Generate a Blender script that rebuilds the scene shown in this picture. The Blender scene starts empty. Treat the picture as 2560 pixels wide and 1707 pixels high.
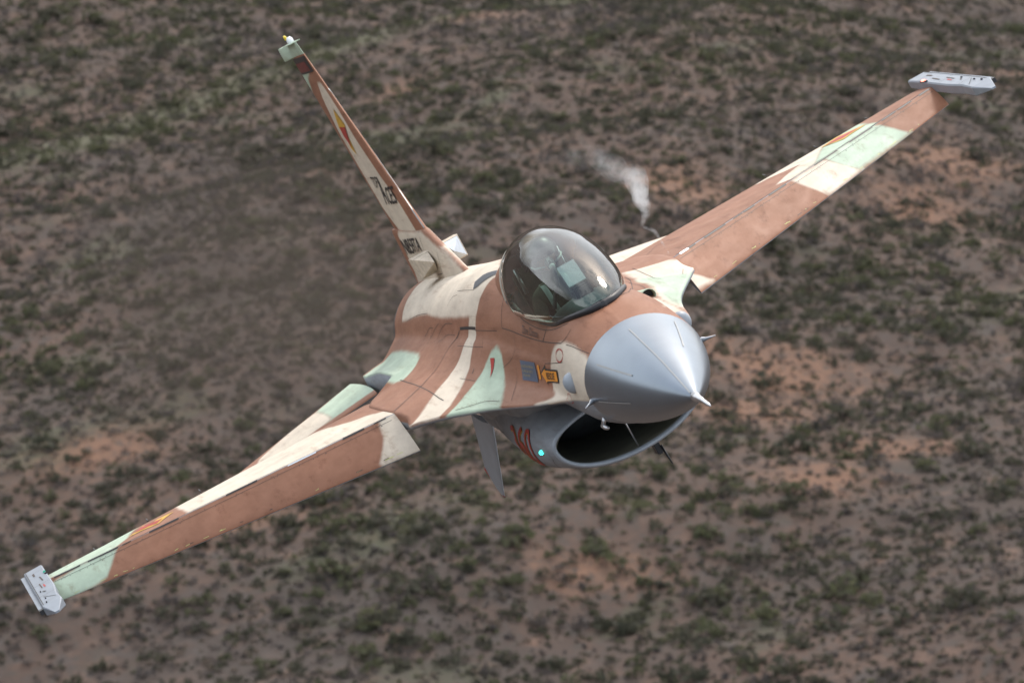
import bpy, bmesh, math, random
import numpy as np
from mathutils import Vector, Matrix
from mathutils.bvhtree import BVHTree

SC = bpy.context.scene
COL = SC.collection
rng = np.random.default_rng(7)
random.seed(7)

# ------------------------------------------------------------------ camera, sky, sun, exposure
CAM_H = 150.0
PITCH = math.radians(14.0)
SUN_DIR = Vector((0.14, 0.60, 0.76)).normalized()       # towards the sun
cam_data = bpy.data.cameras.new('camera')
cam = bpy.data.objects.new('camera', cam_data)
COL.objects.link(cam)
cam.location = (0, 0, CAM_H)
cam.rotation_euler = (math.pi / 2 - PITCH, 0, 0)
cam_data.sensor_width = 36.0
cam_data.lens = 177.301
cam_data.clip_start = 0.5
cam_data.clip_end = 60000
cam_data.dof.use_dof = True
cam_data.dof.focus_distance = 41.5
cam_data.dof.aperture_fstop = 3.8
SC.camera = cam

world = bpy.data.worlds.new('World')
SC.world = world
world.use_nodes = True
wn = world.node_tree.nodes
wl = world.node_tree.links
sky = wn.new('ShaderNodeTexSky')
sky.sky_type = 'NISHITA'
sky.sun_disc = False
sky.sun_elevation = math.asin(SUN_DIR.z)
sky.sun_rotation = math.atan2(SUN_DIR.x, SUN_DIR.y)
sky.air_density = 1.0
sky.dust_density = 6.0
# thin bright cloud over most of the sky
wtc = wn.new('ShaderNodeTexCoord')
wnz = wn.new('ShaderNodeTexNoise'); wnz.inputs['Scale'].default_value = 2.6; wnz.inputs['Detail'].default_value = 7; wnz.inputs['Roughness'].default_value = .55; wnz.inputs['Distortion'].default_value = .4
wmp = wn.new('ShaderNodeMapping'); wmp.inputs['Location'].default_value = (-2.384, -2.015, 3.142)  # unseen cloud, offset so its bright parts reflect in the canopy rim
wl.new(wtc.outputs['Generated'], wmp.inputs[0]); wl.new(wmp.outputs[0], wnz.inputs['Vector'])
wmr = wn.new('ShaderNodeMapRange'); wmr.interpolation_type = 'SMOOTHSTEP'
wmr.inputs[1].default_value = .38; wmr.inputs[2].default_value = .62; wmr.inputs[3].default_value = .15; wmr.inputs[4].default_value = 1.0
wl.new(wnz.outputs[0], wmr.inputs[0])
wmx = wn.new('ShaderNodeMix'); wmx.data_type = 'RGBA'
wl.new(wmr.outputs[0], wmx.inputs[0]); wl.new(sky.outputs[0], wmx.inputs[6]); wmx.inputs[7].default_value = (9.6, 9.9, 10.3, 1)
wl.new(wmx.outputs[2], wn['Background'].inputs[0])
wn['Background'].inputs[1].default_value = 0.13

sun_data = bpy.data.lights.new('sun', 'SUN')
sun_data.energy = 1.25
sun_data.angle = math.radians(14)
sun_data.color = (1.0, 0.95, 0.88)
sun = bpy.data.objects.new('sun', sun_data)
COL.objects.link(sun)
sun.rotation_euler = SUN_DIR.to_track_quat('Z', 'Y').to_euler()

SC.view_settings.view_transform = 'Standard'
SC.view_settings.look = 'None'
SC.view_settings.exposure = 0.55
SC.view_settings.gamma = 1.0
SC.cycles.max_bounces = 8
SC.cycles.transparent_max_bounces = 12
SC.cycles.volume_step_rate = 1.0

# jet frame: X aft, Y starboard, Z up, metres from the radome tip
R_BC = np.array([[-0.136188, -0.867903, -0.477699], [0.021582, -0.484676, 0.874427], [0.990448, -0.108777, -0.084738]])
C_B = np.array([-35.5597, 4.8803, 3.7698])
cp, sp = math.cos(PITCH), math.sin(PITCH)
R_CW = np.array([[1, 0, 0], [0, sp, cp], [0, cp, -sp]])   # columns right, up, forward
R_BW = R_CW @ R_BC
T_BW = np.array([0, 0, CAM_H]) - R_BW @ C_B
M_JET = Matrix(((*R_BW[0], T_BW[0]), (*R_BW[1], T_BW[1]), (*R_BW[2], T_BW[2]), (0, 0, 0, 1)))

# ------------------------------------------------------------------ helpers
def tag(o, label=None, cat=None, group=None, kind=None):
    if label: o['label'] = label
    if cat: o['category'] = cat
    if group: o['group'] = group
    if kind: o['kind'] = kind
    return o

def link(name, me, mat=None, parent=None):
    o = bpy.data.objects.new(name, me)
    COL.objects.link(o)
    if mat: me.materials.append(mat)
    if parent: o.parent = parent
    return o

def pydata(name, V, F, mat=None, parent=None, smooth=True):
    me = bpy.data.meshes.new(name)
    me.from_pydata([tuple(v) for v in V], [], [tuple(f) for f in F])
    if smooth:
        me.polygons.foreach_set('use_smooth', [True] * len(me.polygons))
    me.update()
    return link(name, me, mat, parent)

def grid(name, G, mat=None, parent=None, close_u=False, close_v=False, cap0=False, cap1=False, flip=False, smooth=True):
    """G[u][v] -> points; quads between."""
    G = np.asarray(G, float)
    nu, nv = G.shape[:2]
    V = G.reshape(-1, 3)
    F = []
    for i in range(nu if close_u else nu - 1):
        i2 = (i + 1) % nu
        for j in range(nv if close_v else nv - 1):
            j2 = (j + 1) % nv
            q = (i * nv + j, i * nv + j2, i2 * nv + j2, i2 * nv + j)
            F.append(q[::-1] if flip else q)
    if cap0:
        F.append(tuple(range(nv))[::-1] if not flip else tuple(range(nv)))
    if cap1:
        c = tuple((nu - 1) * nv + j for j in range(nv))
        F.append(c if not flip else c[::-1])
    o = pydata(name, V, F, mat, parent, smooth)
    return o

def fix_normals(o):
    bm = bmesh.new(); bm.from_mesh(o.data)
    bmesh.ops.remove_doubles(bm, verts=bm.verts, dist=1e-5)
    bmesh.ops.recalc_face_normals(bm, faces=bm.faces)
    bm.to_mesh(o.data); bm.free()
    return o

def sharp(o, deg=35):
    bm = bmesh.new(); bm.from_mesh(o.data)
    for e in bm.edges:
        if len(e.link_faces) == 2 and e.calc_face_angle(0) > math.radians(deg):
            e.smooth = False
    bm.to_mesh(o.data); bm.free()
    return o

def catmull(P, n):
    """centripetal-ish Catmull-Rom through P (k,d) resampled to n points"""
    P = np.asarray(P, float)
    d = np.maximum(np.linalg.norm(np.diff(P, axis=0), axis=1), 1e-6) ** 0.5
    t = np.concatenate([[0], np.cumsum(d)])
    m = np.zeros_like(P)
    m[1:-1] = (P[2:] - P[:-2]) / (t[2:] - t[:-2])[:, None]
    m[0] = (P[1] - P[0]) / d[0]; m[-1] = (P[-1] - P[-2]) / d[-1]
    # uniform in arc length
    s = np.linspace(0, t[-1], n * 6)
    i = np.clip(np.searchsorted(t, s, 'right') - 1, 0, len(P) - 2)
    h = d[i]; u = (s - t[i]) / h
    u = u[:, None]; h = h[:, None]
    Q = (2*u**3-3*u**2+1)*P[i] + (u**3-2*u**2+u)*h*m[i] + (-2*u**3+3*u**2)*P[i+1] + (u**3-u**2)*h*m[i+1]
    L = np.concatenate([[0], np.cumsum(np.linalg.norm(np.diff(Q, axis=0), axis=1))])
    k = np.linspace(0, L[-1], n)
    return np.stack([np.interp(k, L, Q[:, j]) for j in range(P.shape[1])], 1)

def pchip(xs, ys, x):
    xs = np.asarray(xs, float); ys = np.asarray(ys, float)
    h = np.diff(xs); dl = np.diff(ys) / h
    m = np.zeros_like(ys)
    for k in range(1, len(xs) - 1):
        if dl[k-1] * dl[k] > 0:
            w1 = 2*h[k] + h[k-1]; w2 = h[k] + 2*h[k-1]
            m[k] = (w1 + w2) / (w1/dl[k-1] + w2/dl[k])
    m[0] = dl[0]; m[-1] = dl[-1]
    x = np.clip(np.asarray(x, float), xs[0], xs[-1])
    i = np.clip(np.searchsorted(xs, x, 'right') - 1, 0, len(xs) - 2)
    u = (x - xs[i]) / h[i]
    return ((2*u**3-3*u**2+1)*ys[i] + (u**3-2*u**2+u)*h[i]*m[i] + (-2*u**3+3*u**2)*ys[i+1] + (u**3-u**2)*h[i]*m[i+1])

def table(rows):
    A = np.array(rows, float)
    return lambda x: [pchip(A[:, 0], A[:, k], x) for k in range(1, A.shape[1])]

def tube(pts, r, seg=10):
    """points of a tube (list of centre points, radius or radii) as a grid"""
    P = np.asarray(pts, float)
    rr = np.broadcast_to(np.asarray(r, float), (len(P),))
    G = []
    up = np.array([0.13, 0.31, 0.94])
    for i in range(len(P)):
        a = P[min(i+1, len(P)-1)] - P[max(i-1, 0)]
        a /= np.linalg.norm(a) + 1e-12
        b = np.cross(a, up); b /= np.linalg.norm(b) + 1e-12
        c = np.cross(a, b)
        th = np.linspace(0, 2*math.pi, seg, endpoint=False)
        G.append(P[i] + rr[i] * (np.cos(th)[:, None]*b + np.sin(th)[:, None]*c))
    return np.array(G)

def tube_obj(name, pts, r, mat, parent, seg=10):
    return fix_normals(grid(name, tube(pts, r, seg), mat, parent, close_v=True, cap0=True, cap1=True))

def box_obj(name, c, s, mat, parent, rot=None, bevel=0.0):
    bm = bmesh.new()
    bmesh.ops.create_cube(bm, size=1)
    for v in bm.verts:
        v.co = Vector((v.co.x*s[0], v.co.y*s[1], v.co.z*s[2]))
    if bevel:
        bmesh.ops.bevel(bm, geom=list(bm.edges), offset=bevel, segments=2, affect='EDGES')
    M = Matrix.Translation(c) @ (rot.to_4x4() if rot else Matrix())
    bm.transform(M)
    me = bpy.data.meshes.new(name); bm.to_mesh(me); bm.free()
    return link(name, me, mat, parent)

# ------------------------------------------------------------------ materials
def new_mat(name):
    m = bpy.data.materials.new(name); m.use_nodes = True
    return m, m.node_tree.nodes, m.node_tree.links, m.node_tree.nodes['Principled BSDF']

def plain(name, col, rough=0.5, metal=0.0, spec=0.5, noise=0.0, nscale=20, emit=None, estr=0):
    m, n, l, b = new_mat(name)
    b.inputs['Base Color'].default_value = (*col, 1)
    b.inputs['Roughness'].default_value = rough
    b.inputs['Metallic'].default_value = metal
    b.inputs['Specular IOR Level'].default_value = spec
    if noise:
        tc = n.new('ShaderNodeTexCoord')
        nz = n.new('ShaderNodeTexNoise'); nz.inputs['Scale'].default_value = nscale; nz.inputs['Detail'].default_value = 5
        l.new(tc.outputs['Object'], nz.inputs['Vector'])
        mr = n.new('ShaderNodeMapRange'); mr.inputs[1].default_value = 0.3; mr.inputs[2].default_value = 0.7
        mr.inputs[3].default_value = 1 - noise; mr.inputs[4].default_value = 1 + noise
        l.new(nz.outputs[0], mr.inputs[0])
        mx = n.new('ShaderNodeMix'); mx.data_type = 'RGBA'; mx.blend_type = 'MULTIPLY'; mx.inputs[0].default_value = 1
        mx.inputs[6].default_value = (*col, 1)
        l.new(mr.outputs[0], mx.inputs[7])
        l.new(mx.outputs[2], b.inputs['Base Color'])
    if emit:
        b.inputs['Emission Color'].default_value = (*emit, 1)
        b.inputs['Emission Strength'].default_value = estr
    return m

BROWN = (0.288, 0.133, 0.078)
TAN = (0.66, 0.58, 0.47)
GREEN = (0.44, 0.545, 0.425)
GREY = (0.27, 0.30, 0.335)

def camo_material(name, base):
    m, n, l, b = new_mat(name)
    tc = n.new('ShaderNodeTexCoord')
    # edge wobble
    nz = n.new('ShaderNodeTexNoise'); nz.inputs['Scale'].default_value = 9; nz.inputs['Detail'].default_value = 3
    l.new(tc.outputs['Object'], nz.inputs['Vector'])
    wob = n.new('ShaderNodeMath'); wob.operation = 'MULTIPLY_ADD'
    wob.inputs[1].default_value = 0.03; wob.inputs[2].default_value = -0.015
    l.new(nz.outputs[0], wob.inputs[0])
    cur = None
    for attr, col, soft in (('c_brn', BROWN, .025), ('c_tan', TAN, .025), ('c_grn', GREEN, .03), ('c_gry', GREY, .012)):
        at = n.new('ShaderNodeAttribute'); at.attribute_name = attr
        ad = n.new('ShaderNodeMath'); ad.operation = 'ADD'
        l.new(at.outputs['Fac'], ad.inputs[0])
        ad.inputs[1].default_value = 0
        if attr != 'c_gry': l.new(wob.outputs[0], ad.inputs[1])
        mr = n.new('ShaderNodeMapRange'); mr.interpolation_type = 'SMOOTHSTEP'
        mr.inputs[1].default_value = -soft; mr.inputs[2].default_value = soft
        l.new(ad.outputs[0], mr.inputs[0])
        mx = n.new('ShaderNodeMix'); mx.data_type = 'RGBA'
        l.new(mr.outputs[0], mx.inputs[0])
        if cur is None: mx.inputs[6].default_value = (*base, 1)
        else: l.new(cur, mx.inputs[6])
        mx.inputs[7].default_value = (*col, 1)
        cur = mx.outputs[2]
    # grime: streaks that run aft and broad blotches
    mp = n.new('ShaderNodeMapping'); mp.inputs['Scale'].default_value = (0.8, 3.2, 4.5)
    l.new(tc.outputs['Object'], mp.inputs[0])
    st = n.new('ShaderNodeTexNoise'); st.inputs['Scale'].default_value = 2.2; st.inputs['Detail'].default_value = 7; st.inputs['Roughness'].default_value = .65
    l.new(mp.outputs[0], st.inputs['Vector'])
    r1 = n.new('ShaderNodeMapRange'); r1.inputs[1].default_value = .35; r1.inputs[2].default_value = .75; r1.inputs[3].default_value = 1.05; r1.inputs[4].default_value = .84
    l.new(st.outputs[0], r1.inputs[0])
    bl = n.new('ShaderNodeTexNoise'); bl.inputs['Scale'].default_value = 1.6; bl.inputs['Detail'].default_value = 6
    l.new(tc.outputs['Object'], bl.inputs['Vector'])
    r2 = n.new('ShaderNodeMapRange'); r2.inputs[1].default_value = .3; r2.inputs[2].default_value = .7; r2.inputs[3].default_value = .9; r2.inputs[4].default_value = 1.1
    l.new(bl.outputs[0], r2.inputs[0])
    mm = n.new('ShaderNodeMath'); mm.operation = 'MULTIPLY'; l.new(r1.outputs[0], mm.inputs[0]); l.new(r2.outputs[0], mm.inputs[1])
    mx = n.new('ShaderNodeMix'); mx.data_type = 'RGBA'; mx.blend_type = 'MULTIPLY'; mx.inputs[0].default_value = 1
    l.new(cur, mx.inputs[6]); l.new(mm.outputs[0], mx.inputs[7])
    sm = n.new('ShaderNodeMapping'); sm.inputs['Scale'].default_value = (0.55, 5.5, 5.5); sm.inputs['Location'].default_value = (3, 7, 1)
    l.new(tc.outputs['Object'], sm.inputs[0])
    s2 = n.new('ShaderNodeTexNoise'); s2.inputs['Scale'].default_value = 1.7; s2.inputs['Detail'].default_value = 8; s2.inputs['Roughness'].default_value = .7
    l.new(sm.outputs[0], s2.inputs['Vector'])
    r4 = n.new('ShaderNodeMapRange'); r4.interpolation_type = 'SMOOTHSTEP'; r4.inputs[1].default_value = .52; r4.inputs[2].default_value = .74; r4.inputs[4].default_value = .75
    l.new(s2.outputs[0], r4.inputs[0])
    mg = n.new('ShaderNodeMix'); mg.data_type = 'RGBA'; mg.blend_type = 'MULTIPLY'; mg.inputs[7].default_value = (.62, .52, .45, 1)
    l.new(r4.outputs[0], mg.inputs[0]); l.new(mx.outputs[2], mg.inputs[6])
    l.new(mg.outputs[2], b.inputs['Base Color'])
    r3 = n.new('ShaderNodeMapRange'); r3.inputs[1].default_value = .3; r3.inputs[2].default_value = .7; r3.inputs[3].default_value = .54; r3.inputs[4].default_value = .68
    l.new(st.outputs[0], r3.inputs[0]); l.new(r3.outputs[0], b.inputs['Roughness'])
    b.inputs['Specular IOR Level'].default_value = .28
    bp = n.new('ShaderNodeBump'); bp.inputs['Strength'].default_value = .02; bp.inputs['Distance'].default_value = .02
    l.new(bl.outputs[0], bp.inputs['Height']); l.new(bp.outputs[0], b.inputs['Normal'])
    return m

M = {}
M['camo'] = camo_material('camouflage_paint', BROWN)
M['camo_grey'] = camo_material('underside_paint', GREY)
M['grey'] = plain('grey_paint', (0.30, 0.34, 0.385), .42, noise=.08, nscale=6)
M['rail'] = plain('launcher_grey', (0.22, 0.255, 0.30), .45, noise=.1, nscale=8)
M['black'] = plain('black_rubber', (0.012, 0.013, 0.017), .45)
M['dark'] = plain('dark_metal', (0.03, 0.03, 0.032), .5, noise=.2)
M['metal'] = plain('bare_metal', (0.55, 0.56, 0.58), .3, metal=.9)
M['duct'] = plain('duct_lining', (0.20, 0.20, 0.155), .5, noise=.25, nscale=5)
M['shelfgrey'] = plain('shelf_wall_grey', (0.20, 0.23, 0.27), .5, noise=.15, nscale=8)

# ------------------------------------------------------------------ the jet: skins
jet = bpy.data.objects.new('fighter_jet', None)
COL.objects.link(jet)
jet.matrix_world = M_JET
tag(jet, 'brown, tan and pale green camouflaged single-engine fighter jet banking over the desert', 'fighter jet')

# fuselage: x, zt, w, zc, yf, zf, ye, zeu, zel, wl, zlc, zb
FUS = [
 (1.75, .308, .478, -.09, .474, -.05, .478, -.09, -.0905, .478, -.09, -.466),
 (2.05, .418, .492, -.075, .490, -.05, .494, -.09, -.0905, .486, -.10, -.488),
 (2.35, .500, .498, -.055, .498, -.05, .510, -.09, -.092, .480, -.12, -.496),
 (2.60, .535, .495, -.035, .500, -.045, .540, -.088, -.098, .472, -.14, -.500),
 (2.90, .555, .488, -.01, .510, -.035, .605, -.080, -.098, .462, -.15, -.480),
 (3.20, .580, .482, .01, .522, -.022, .690, -.065, -.088, .455, -.16, -.455),
 (3.70, .600, .480, .03, .545, .000, .765, -.058, -.083, .445, -.16, -.405),
 (4.20, .630, .485, .05, .575, .030, .830, -.052, -.080, .470, -.15, -.350),
 (5.00, .700, .505, .09, .630, .085, .970, -.042, -.072, .600, -.15, -.45),
 (5.60, .770, .520, .12, .680, .125, 1.165, -.012, -.044, .630, -.18, -.65),
 (6.10, .805, .535, .13, .725, .145, 1.310, -.008, -.040, .630, -.20, -.80),
 (6.42, .810, .545, .13, .745, .150, 1.375, -.020, -.050, .620, -.20, -.86),
 (6.60, .805, .548, .13, .760, .152, 1.345, .025, -.080, .615, -.20, -.88),
 (7.10, .785, .552, .13, .790, .158, 1.375, .074, -.085, .610, -.20, -.92),
 (8.00, .745, .556, .12, .820, .158, 1.400, .084, -.080, .600, -.20, -.95),
 (9.00, .702, .560, .11, .820, .150, 1.385, .066, -.070, .590, -.17, -.92),
 (9.50, .685, .561, .10, .815, .150, 1.310, .060, -.060, .585, -.15, -.87),
 (9.66, .680, .562, .10, .810, .152, 1.230, .070, -.060, .583, -.145, -.855),
 (9.78, .676, .562, .10, .805, .172, 1.010, .152, -.060, .582, -.14, -.84),
 (10.3, .660, .562, .09, .795, .172, 1.005, .152, -.110, .578, -.12, -.78),
 (10.75, .645, .562, .09, .790, .170, 1.005, .150, -.140, .570, -.10, -.73),
 (12.0, .615, .558, .06, .770, .115, 1.000, .080, -.140, .556, -.05, -.63),
 (13.2, .550, .530, .01, .720, .050, .970, .015, -.130, .535, -.01, -.54),
 (13.45, .525, .510, .005, .600, .050, .660, .030, -.100, .515, .0, -.515),
 (13.75, .475, .470, .00, .475, .030, .480, .000, -.020, .470, .0, -.485),
]
fus = table(FUS)
def fus_section(x, nup=46, nlo=40):
    zt, w, zc, yf, zf, ye, zeu, zel, wlo, zlc, zb = [float(v) for v in fus(x)]
    up = [(w*math.sin(a), zc + (zt-zc)*math.cos(a)) for a in np.radians((0, 18, 36, 54, 70))]
    nose = ye - w < .03
    if nose:
        up += [(w*math.sin(math.radians(82)), zc + (zt-zc)*math.cos(math.radians(82))), (ye, zeu)]
    else:
        k = min(1, (ye - w - .03) / .12)
        a = math.radians(82)
        y82, z82 = w*math.sin(a), zc+(zt-zc)*math.cos(a)
        ym, zm = (y82*(1-k) + k*(w*.985 + (yf-w)*.12)), z82*(1-k) + k*(zc + (zt-zc)*.28)
        up += [(ym, zm), (yf*k + (1-k)*(y82+ye)/2, zf*k + (1-k)*(z82+zeu)/2)]
        up += [((yf*1.0+ye)/2, (zf+zeu)/2 - .012*k), (ye, zeu)]
    up = catmull(up, nup)
    lo = [(ye, zel)]
    if not nose:
        lo += [((ye+wlo*1.1)/2, (zel + zlc)/2 - .0), (wlo*1.03, zlc*.75+zel*.25 - .04)]
    lo += [(wlo*math.sin(a), zlc - (zlc-zb)*math.cos(a)) for a in np.radians((72, 54, 36, 18, 0))]
    lo = catmull(lo, nlo)
    return up, lo

xs = np.unique(np.concatenate([np.arange(1.75, 13.75, .045), [6.42, 13.75]]))
rows = []
for x in xs:
    up, lo = fus_section(x)
    half = np.concatenate([up, lo])                      # starboard, top -> bottom
    port = half[::-1][1:-1].copy(); port[:, 0] *= -1
    ring = np.concatenate([half, port])
    rows.append(np.column_stack([np.full(len(ring), x), ring]))
FUS_ROWS = np.array(rows)
NUP, NLO = 46, 40

# canopy / turtleback: x, zt, wc, zm
CAN = [(2.13, .450, .012, .440), (2.16, .500, .080, .445), (2.22, .560, .135, .450), (2.32, .632, .190, .458),
       (2.5, .735, .252, .476), (2.8, .870, .325, .50), (3.2, .992, .378, .535), (3.6, 1.064, .410, .565), (4.0, 1.088, .412, .585),
       (4.5, 1.055, .365, .590), (5.0, .985, .300, .580), (5.6, .885, .285, .53), (6.2, .81, .28, .47), (6.9, .72, .27, .38)]
canf = table(CAN)
def can_section(x, n=40, lo=118):
    zt, wc, zm = [float(v) for v in canf(x)]
    out = []
    for a in np.radians(np.linspace(-lo, lo, n)):
        c = math.cos(a)
        z = zm + (zt - zm)*c if c >= 0 else zm + 0.18*min(1, wc/.35)*c
        out.append((x, wc*math.sin(a), z))
    return out

def fus_top(x, y):
    zt, w, zc = [float(v) for v in fus(x)[:3]]
    return zc + (zt-zc)*math.sqrt(max(0, 1-(y/w)**2))

def can_base(x):
    """angle at which the canopy skin meets the fuselage, and that point"""
    zt, wc, zm = [float(v) for v in canf(x)]
    best = None
    for a in np.radians(np.arange(60, 150, 1.0)):
        c = math.cos(a)
        z = zm + (zt-zm)*c if c >= 0 else zm + .18*min(1, wc/.35)*c
        y = wc*math.sin(a)
        if z <= fus_top(x, y) + .004:
            return a, y, z
    return a, y, z
_xb = np.linspace(2.13, 5.06, 120)
_yb = np.array([can_base(x)[1] for x in _xb])
def inside_canopy(x, y):
    if x < 2.19 or x > 5.0: return False
    return abs(y) < np.interp(x, _xb, _yb) - .012

# build fuselage faces, skipping the cockpit opening
def build_fuselage():
    nu, nv = FUS_ROWS.shape[:2]
    V = FUS_ROWS.reshape(-1, 3); F = []
    for i in range(nu-1):
        for j in range(nv):
            j2 = (j+1) % nv
            q = (i*nv+j, i*nv+j2, (i+1)*nv+j2, (i+1)*nv+j)
            c = V[list(q)].mean(0)
            if c[2] > .15 and inside_canopy(c[0], c[1]): continue
            F.append(q)
    o = pydata('fuselage', V, F, M['camo'], jet)
    return o
fuselage = build_fuselage()
fix_normals(fuselage)

# radome: ogive from the tip to the joint
def radome_rows():
    rows = []
    for t in np.linspace(0, 1, 60):
        x = 1.746 * t**1.25
        s = x/1.746
        k = (s**.66)*(1 - .0) if s < 1 else 1
        k = math.sin(min(1, s)*math.pi/2*.86)/math.sin(math.pi/2*.86)
        k = .70*k + .30*(s**.72)
        a, b = .478*k, .398*k
        zc = -.27 + (.18)*(s**1.15)
        th = np.linspace(0, 2*math.pi, 64, endpoint=False)
        rows.append(np.column_stack([np.full(64, x), a*np.sin(th), zc + np.where(np.cos(th) > 0, b, b*.945)*np.cos(th)]))
    return np.array(rows)
M['radome'] = plain('radome_grey', (0.215, 0.255, 0.30), .29, metal=.80, noise=.05, nscale=4)
radome = fix_normals(grid('radome', radome_rows(), M['radome'], jet, close_v=True))

# painted fairing behind the canopy
xf = np.arange(5.06, 6.91, .045)
turtle = fix_normals(grid('canopy_fairing', [can_section(x, 60, 112) for x in xf], M['camo'], jet))

# clear canopy
def glass_material():
    m, n, l, b = new_mat('canopy_glass')
    n.remove(b)
    tr = n.new('ShaderNodeBsdfTransparent'); tr.inputs[0].default_value = (.82, .955, .885, 1)
    gl = n.new('ShaderNodeBsdfGlossy'); gl.inputs['Roughness'].default_value = .02
    fr = n.new('ShaderNodeFresnel'); fr.inputs[0].default_value = 1.8
    mx = n.new('ShaderNodeMixShader')
    l.new(fr.outputs[0], mx.inputs[0]); l.new(tr.outputs[0], mx.inputs[1]); l.new(gl.outputs[0], mx.inputs[2])
    l.new(mx.outputs[0], n['Material Output'].inputs[0])
    return m
M['glass'] = glass_material()
xc = np.concatenate([2.13 + (np.linspace(0, 1, 40)**2)*.67, np.arange(2.85, 5.06, .05)])
canopy = fix_normals(grid('canopy', [can_section(x, 72, math.degrees(can_base(x)[0])) for x in xc], M['glass'], jet))
base = []
for x in xc[::-1]:
    a, y, z = can_base(x); base.append((x, y, z + .006))
base += [(p[0], -p[1], p[2]) for p in base[::-1]]
base = np.array(base)
rad = np.interp(base[:, 0], [2.1, 2.35, 2.8, 5.1], [.034, .026, .017, .015])
tube_obj('canopy_seal', base, rad, M['black'], canopy, 12)
arch = np.array(can_section(5.055, 60, math.degrees(can_base(5.05)[0])))
tube_obj('canopy_rear_bow', arch, .014, plain('bow_paint', (.5, .46, .38), .5), canopy, 10)

# ------------------------------------------------------------------ intake
INT = [(3.95, .678, -.345, -.885), (4.02, .688, -.333, -.894), (4.2, .696, -.31, -.904), (4.6, .700, -.25, -.925), (5.4, .695, -.18, -.95), (6.2, .668, -.1, -.945),
       (7.3, .610, -.1, -.92), (8.6, .53, -.1, -.87), (9.4, .50, -.1, -.86), (10.4, .40, -.1, -.76)]
intf = table(INT)
def int_ring(x, n=72, inset=0.0, k=2.35):
    w, zt, zb = [float(v) for v in intf(x)]
    zc = zt - float(np.interp(x, [4.0, 5.4], [.36, .56]))*(zt-zb)
    out = []
    for a in np.linspace(0, 2*math.pi, n, endpoint=False):
        c, s_ = math.cos(a), math.sin(a)
        k = 2.3 if c > 0 else 2.06
        y = (w-inset)*math.copysign(abs(s_)**(2/k), s_)
        hz = (zt-inset-zc) if c > 0 else (zc-zb-inset)
        z = zc + hz*math.copysign(abs(c)**(2/k), c)
        out.append((x - .10*(z+.62), y, z))
    return out
rows = [int_ring(x) for x in np.concatenate([[3.952, 3.965, 3.985], np.arange(4.02, 10.4, .06)])]
M['intake'] = M['camo_grey']
intake = fix_normals(grid('air_intake', rows, M['camo_grey'], jet, close_v=True))
def duct_ring(x, w, zt, zb, n=72, k=2.35):
    zc = (zt+zb)/2
    out = []
    for a in np.linspace(0, 2*math.pi, n, endpoint=False):
        c, s_ = math.cos(a), math.sin(a)
        out.append((x, w*math.copysign(abs(s_)**(2/k), s_), zc + (zt-zb)/2*math.copysign(abs(c)**(2/k), c)))
    return out
lip = [np.array(int_ring(3.95, inset=i)) + np.array([dx, 0, 0]) for i, dx in ((0.0, .0025), (.006, -.018), (.016, -.028), (.028, -.024), (.037, .002), (.040, .04))]
intake_lip = fix_normals(grid('intake_lip', lip, M['grey'], jet, close_v=True))
d0 = np.array(int_ring(3.95, inset=.0405)) + np.array([.038, 0, 0])
rows = [d0]
for x, w, zt, zb in ((4.4, .60, -.42, -.86), (5.0, .56, -.40, -.84), (6.0, .50, -.35, -.80), (7.5, .45, -.25, -.75)):
    rows.append(np.array(duct_ring(x, w, zt, zb)))
duct = grid('intake_duct', rows, M['duct'], jet, close_v=True, cap1=True)
# diverter block between the nose belly and the intake roof
fix_normals(grid('boundary_layer_diverter', [[(x, w, -.30), (x, w, -.46), (x, -w, -.46), (x, -w, -.30)] for x, w in ((4.15, .01), (4.5, .16), (5.2, .34), (6.2, .45))], M['shelfgrey'], jet, close_v=True, cap0=True, cap1=True, smooth=False))
tube_obj('intake_strut', [(3.99, .055, -.40), (4.03, .045, -.84)], .0075, M['metal'], jet, 8)

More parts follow.
